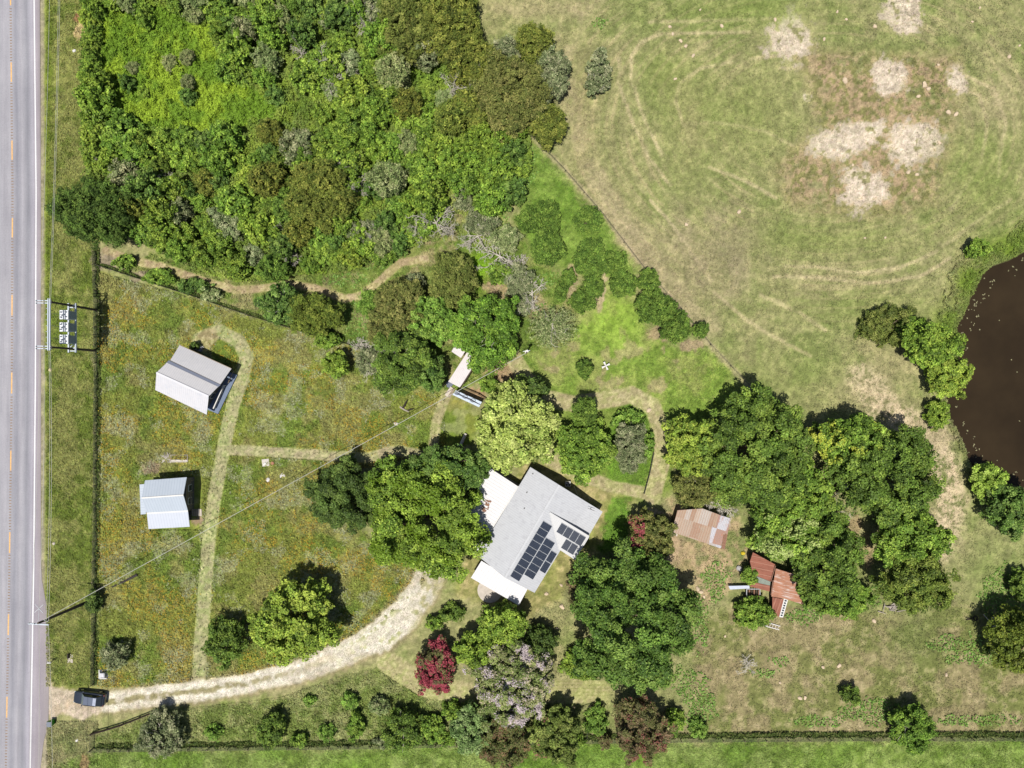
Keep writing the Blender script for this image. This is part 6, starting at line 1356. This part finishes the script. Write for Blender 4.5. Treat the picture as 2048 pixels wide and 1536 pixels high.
def tall_c(X, Y, col, rng):
    n = sstep(.42, .6, fbm(X, Y, 40, 4, 55))[:, None]; return (lin((148, 176, 52)) * n + lin((114, 148, 44)) * (1 - n)) / 1.25 * (1 + rng.randn(len(X), 1) * .2)
cover("tall_grass", rc_, 200000, (190, 0, 570, 290), lambda X, Y: inside(TALLGRASS, X, Y, 6), tall_h, .36, .16, .5, k=KC, colfn=tall_c, label="bright yellow green tall grass clearing in the upper left thicket", cat="grass")
def mead_h(X, Y, rng): return .04 + .42 * np.clip(fbm(X, Y, 11, 3, 53) * 1.6 - .4, 0, 1) * (.3 + .7 * rng.rand(len(X)))
def mead_c(X, Y, col, rng):
    n = fbm(X, Y, 50, 4, 54); u = rng.rand(len(X)); w_ = (u < .16) & (fbm(X, Y, 30, 4, 24) > .55)
    col[w_] = lin((184, 190, 152)) / KG; return col
cover("meadow_grass", rc_, 300000, (190, 540, 890, 1380), lambda X, Y: inside(MEADOW, X, Y), mead_h, .26, .13, .6, k=1.4, jit=.24, colfn=mead_c, label="mixed weedy grass covering the wildflower meadow", cat="grass")
def orange_acc(X, Y):
    f = fbm(X, Y, 70, 4, 22) + .05 * (X > 480) * (Y < 900) + .05 * (Y > 1180) * (X < 400); c_ = fbm(X, Y, 9, 2, 56)
    return inside(MEADOW, X, Y) & (f * .7 + c_ * .3 > .565)
def orange_c(X, Y, col, rng):
    p_ = lin(np.array([(200, 168, 52), (184, 146, 48), (214, 188, 66), (176, 134, 56)], float)) / 1.5; return p_[rng.randint(0, 4, len(X))]
cover("orange_wildflowers", rc_, 42000, (190, 540, 890, 1380), orange_acc, lambda X, Y, r: .15 + .3 * r.rand(len(X)), .15, .12, .9, colfn=orange_c, label="orange wildflowers scattered through the meadow", cat="wildflowers")
cover("verge_grass", rc_, 90000, (86, -60, 196, 1600), lambda X, Y: (X > 93) & (X < 196) & ~((Y > 1372) & (Y < 1442) & (X < 210)), lambda X, Y, r: .03 + .3 * np.clip(fbm(X, Y, 12, 3, 57) * 1.6 - .4, 0, 1) * r.rand(len(X)), .24, .11, .6, k=1.45, jit=.2,
      label="rough mown grass on the verge along the road", cat="grass")
cover("strip_weeds", rc_, 110000, (186, 1300, 1175, 1500), lambda X, Y: inside(SOUTHSTRIP, X, Y), lambda X, Y, r: .04 + .6 * np.clip(fbm(X, Y, 15, 3, 58) * 1.6 - .4, 0, 1) * (.3 + .7 * r.rand(len(X))) * sstep(2, 22, -sdf(SOUTHSTRIP, X.astype(np.float32), Y.astype(np.float32))), .27, .14, .6, k=1.35, jit=.2,
      label="tall green weeds on the strip south of the driveway", cat="weeds")
cover("lawn_grass", rc_, 130000, (1000, 250, 1520, 1130), lambda X, Y: inside(LAWN, X, Y) | inside(GREENSTRIP, X, Y) | inside(DOGLAWN, X, Y) | inside(GARDEN, X, Y), lambda X, Y, r: .02 + .22 * np.clip(fbm(X, Y, 10, 3, 59) * 1.6 - .4, 0, 1) * r.rand(len(X)), .22, .09, .6, k=1.5, jit=.14,
      label="bright green lawn grass between the house garden and the old fence", cat="grass")
cover("field_grass", rc_, 130000, (100, 1440, 2120, 1600), lambda X, Y: inside(BOTTOM, X, Y), lambda X, Y, r: .03 + .2 * np.clip(fbm(X, Y, 14, 3, 60) * 1.6 - .4, 0, 1) * r.rand(len(X)), .26, .09, .6, k=1.5, jit=.14,
      label="bright mown field grass along the bottom edge", cat="grass")
def pasture_acc(X, Y): return (X > 960) & ~inside(THICKET, X, Y) & ~inside(LAWN, X, Y) & ~inside(BOTTOM, X, Y) & ~inside(YARD, X, Y, -5) & (fbm(X, Y, 20, 3, 61) > .38)
cover("pasture_grass", rc_, 230000, (960, -60, 2120, 1480), pasture_acc, lambda X, Y, r: .02 + .1 * r.rand(len(X)), .2, .08, .7, k=1.55, jit=.2, label="short dry tufted grass over the pasture and yard", cat="grass")
FL = [[(194, 500), (197, 620), (198, 760), (197, 900), (196, 1040), (193, 1200), (191, 1366)], [(200, 1491), (600, 1487), (1000, 1479), (1160, 1474), (1400, 1470), (1700, 1468), (2110, 1468)], [(196, 528), (400, 594), (600, 659), (765, 703)]]
def fl_acc(X, Y):
    X = X.astype(np.float32); Y = Y.astype(np.float32); d_ = np.minimum(np.minimum(dline(FL[0], X, Y), dline(FL[1], X, Y)), dline(FL[2], X, Y) * 1.8); return d_ < 3 + 5 * fbm(X, Y, 18, 3, 68)
def fl_col(X, Y, col, rng): p_ = lin(np.array([(84, 104, 44), (66, 88, 36), (104, 124, 56), (120, 128, 70)], float)) / 1.7; return p_[rng.randint(0, 4, len(X))] * (1 + rng.randn(len(X), 1) * .15)
cover("fence_weeds", rc_, 1400000, (180, 480, 2110, 1500), fl_acc, lambda X, Y, r: .05 + .85 * np.clip(fbm(X, Y, 9, 3, 69) * 1.8 - .4, 0, 1) * r.rand(len(X)), .26, .14, .4, colfn=fl_col, label="dark weeds grown along the foot of the wire fences", cat="weeds")
# broad leaved weed patches
def weed_patch(X, Y):
    a = np.zeros(X.shape, bool)
    for (x, y, rx, ry) in [(1960, 1300, 80, 34), (2010, 1240, 40, 60), (1560, 1320, 26, 10), (1530, 1345, 36, 10), (1740, 1420, 60, 30), (1610, 1232, 44, 20), (1890, 1290, 40, 20), (1400, 1400, 34, 60), (1740, 1190, 30, 24), (2010, 1180, 60, 50), (1430, 1160, 26, 44),
                           (1370, 1360, 26, 30), (1640, 1440, 60, 14), (1930, 1440, 110, 12), (1400, 1240, 18, 60), (1560, 1130, 0.1, 0.1), (740, 640, 60, 60), (1050, 330, 30, 50), (980, 440, 40, 30), (760, 520, 60, 22), (700, 560, 50, 16), (1100, 560, 40, 14), (1075, 620, 30, 20), (1200, 46, 14, 12), (1980, 560, 0.1, .1)]:
        a |= (np.hypot((X - x) / rx, (Y - y) / ry) + (fbm(X, Y, 14, 3, 62) - .5) * 1.2) < .9
    return a
def weed_c(X, Y, col, rng):
    p_ = lin(np.array([(124, 160, 70), (104, 144, 56), (146, 176, 96), (92, 128, 48)], float)) / 1.35; return p_[rng.randint(0, 4, len(X))] * (1 + rng.randn(len(X), 1) * .12)
cover("weed_patches", rc_, 190000, (640, 20, 2110, 1475), weed_patch, lambda X, Y, r: .08 + .35 * np.clip(fbm(X, Y, 12, 3, 63) * 1.5 - .3, 0, 1) * (.4 + .6 * r.rand(len(X))), .28, .2, .8, colfn=weed_c, label="patches of broad leaved weeds in the yards", cat="weeds")
cover("clearing_grass", rc_, 120000, (240, 420, 1210, 790), lambda X, Y: inside(MIDWOOD, X, Y, -2), lambda X, Y, r: .04 + .5 * np.clip(fbm(X, Y, 12, 3, 71) * 1.7 - .45, 0, 1) * r.rand(len(X)), .26, .12, .6, k=1.4, jit=.18,
      label="green weedy grass in the clearings between thicket, barn and meadow", cat="grass")
def bank_acc(X, Y):
    d_ = sdf(POND, X.astype(np.float32), Y.astype(np.float32)); return (d_ > 2) & (d_ < 12 + 40 * (Y < 690) * fbm(X, Y, 40, 3, 67) * 1.6) & (fbm(X, Y, 16, 3, 64) > .36 + .1 * (Y > 690)) & (X < 2110)
cover("bank_grass", rc_, 150000, (1830, 440, 2110, 1010), bank_acc, lambda X, Y, r: .06 + .35 * r.rand(len(X)), .3, .1, .6, k=1.4, label="lush grass along the pond bank", cat="grass")
# floating specks on the pond, near the shore
def scum_acc(X, Y): return np.ones(X.shape, bool)
X = rc_.uniform(1880, 2100, 9000); Y = rc_.uniform(500, 980, 9000); d_ = sdf(POND, X.astype(np.float32), Y.astype(np.float32))
kp = (d_ < -5) & ((rc_.rand(9000) < .05 * np.exp((d_ + 6) / 9.0) + .0012) | ((fbm(X, Y, 7, 2, 66) > .72) & (d_ > -30))); X = X[kp]; Y = Y[kp]; n = len(X)
me = leaves_mesh("floating_leaves", np.stack([(X - 1024) / S, (768 - Y) / S, np.full(n, -.285)], 1), np.tile([0, 0, 1.0], (n, 1)) + rc_.randn(n, 3) * .02, .12 + .22 * rc_.rand(n), .12 + .16 * rc_.rand(n), np.tile(lin((150, 146, 110)) / KG, (n, 1)) * (1 + rc_.randn(n, 1) * .2), m_cover, rc_)
tag(link("floating_leaves", me), "pale leaves floating on the dark pond near the shore", "leaves", kind="stuff")
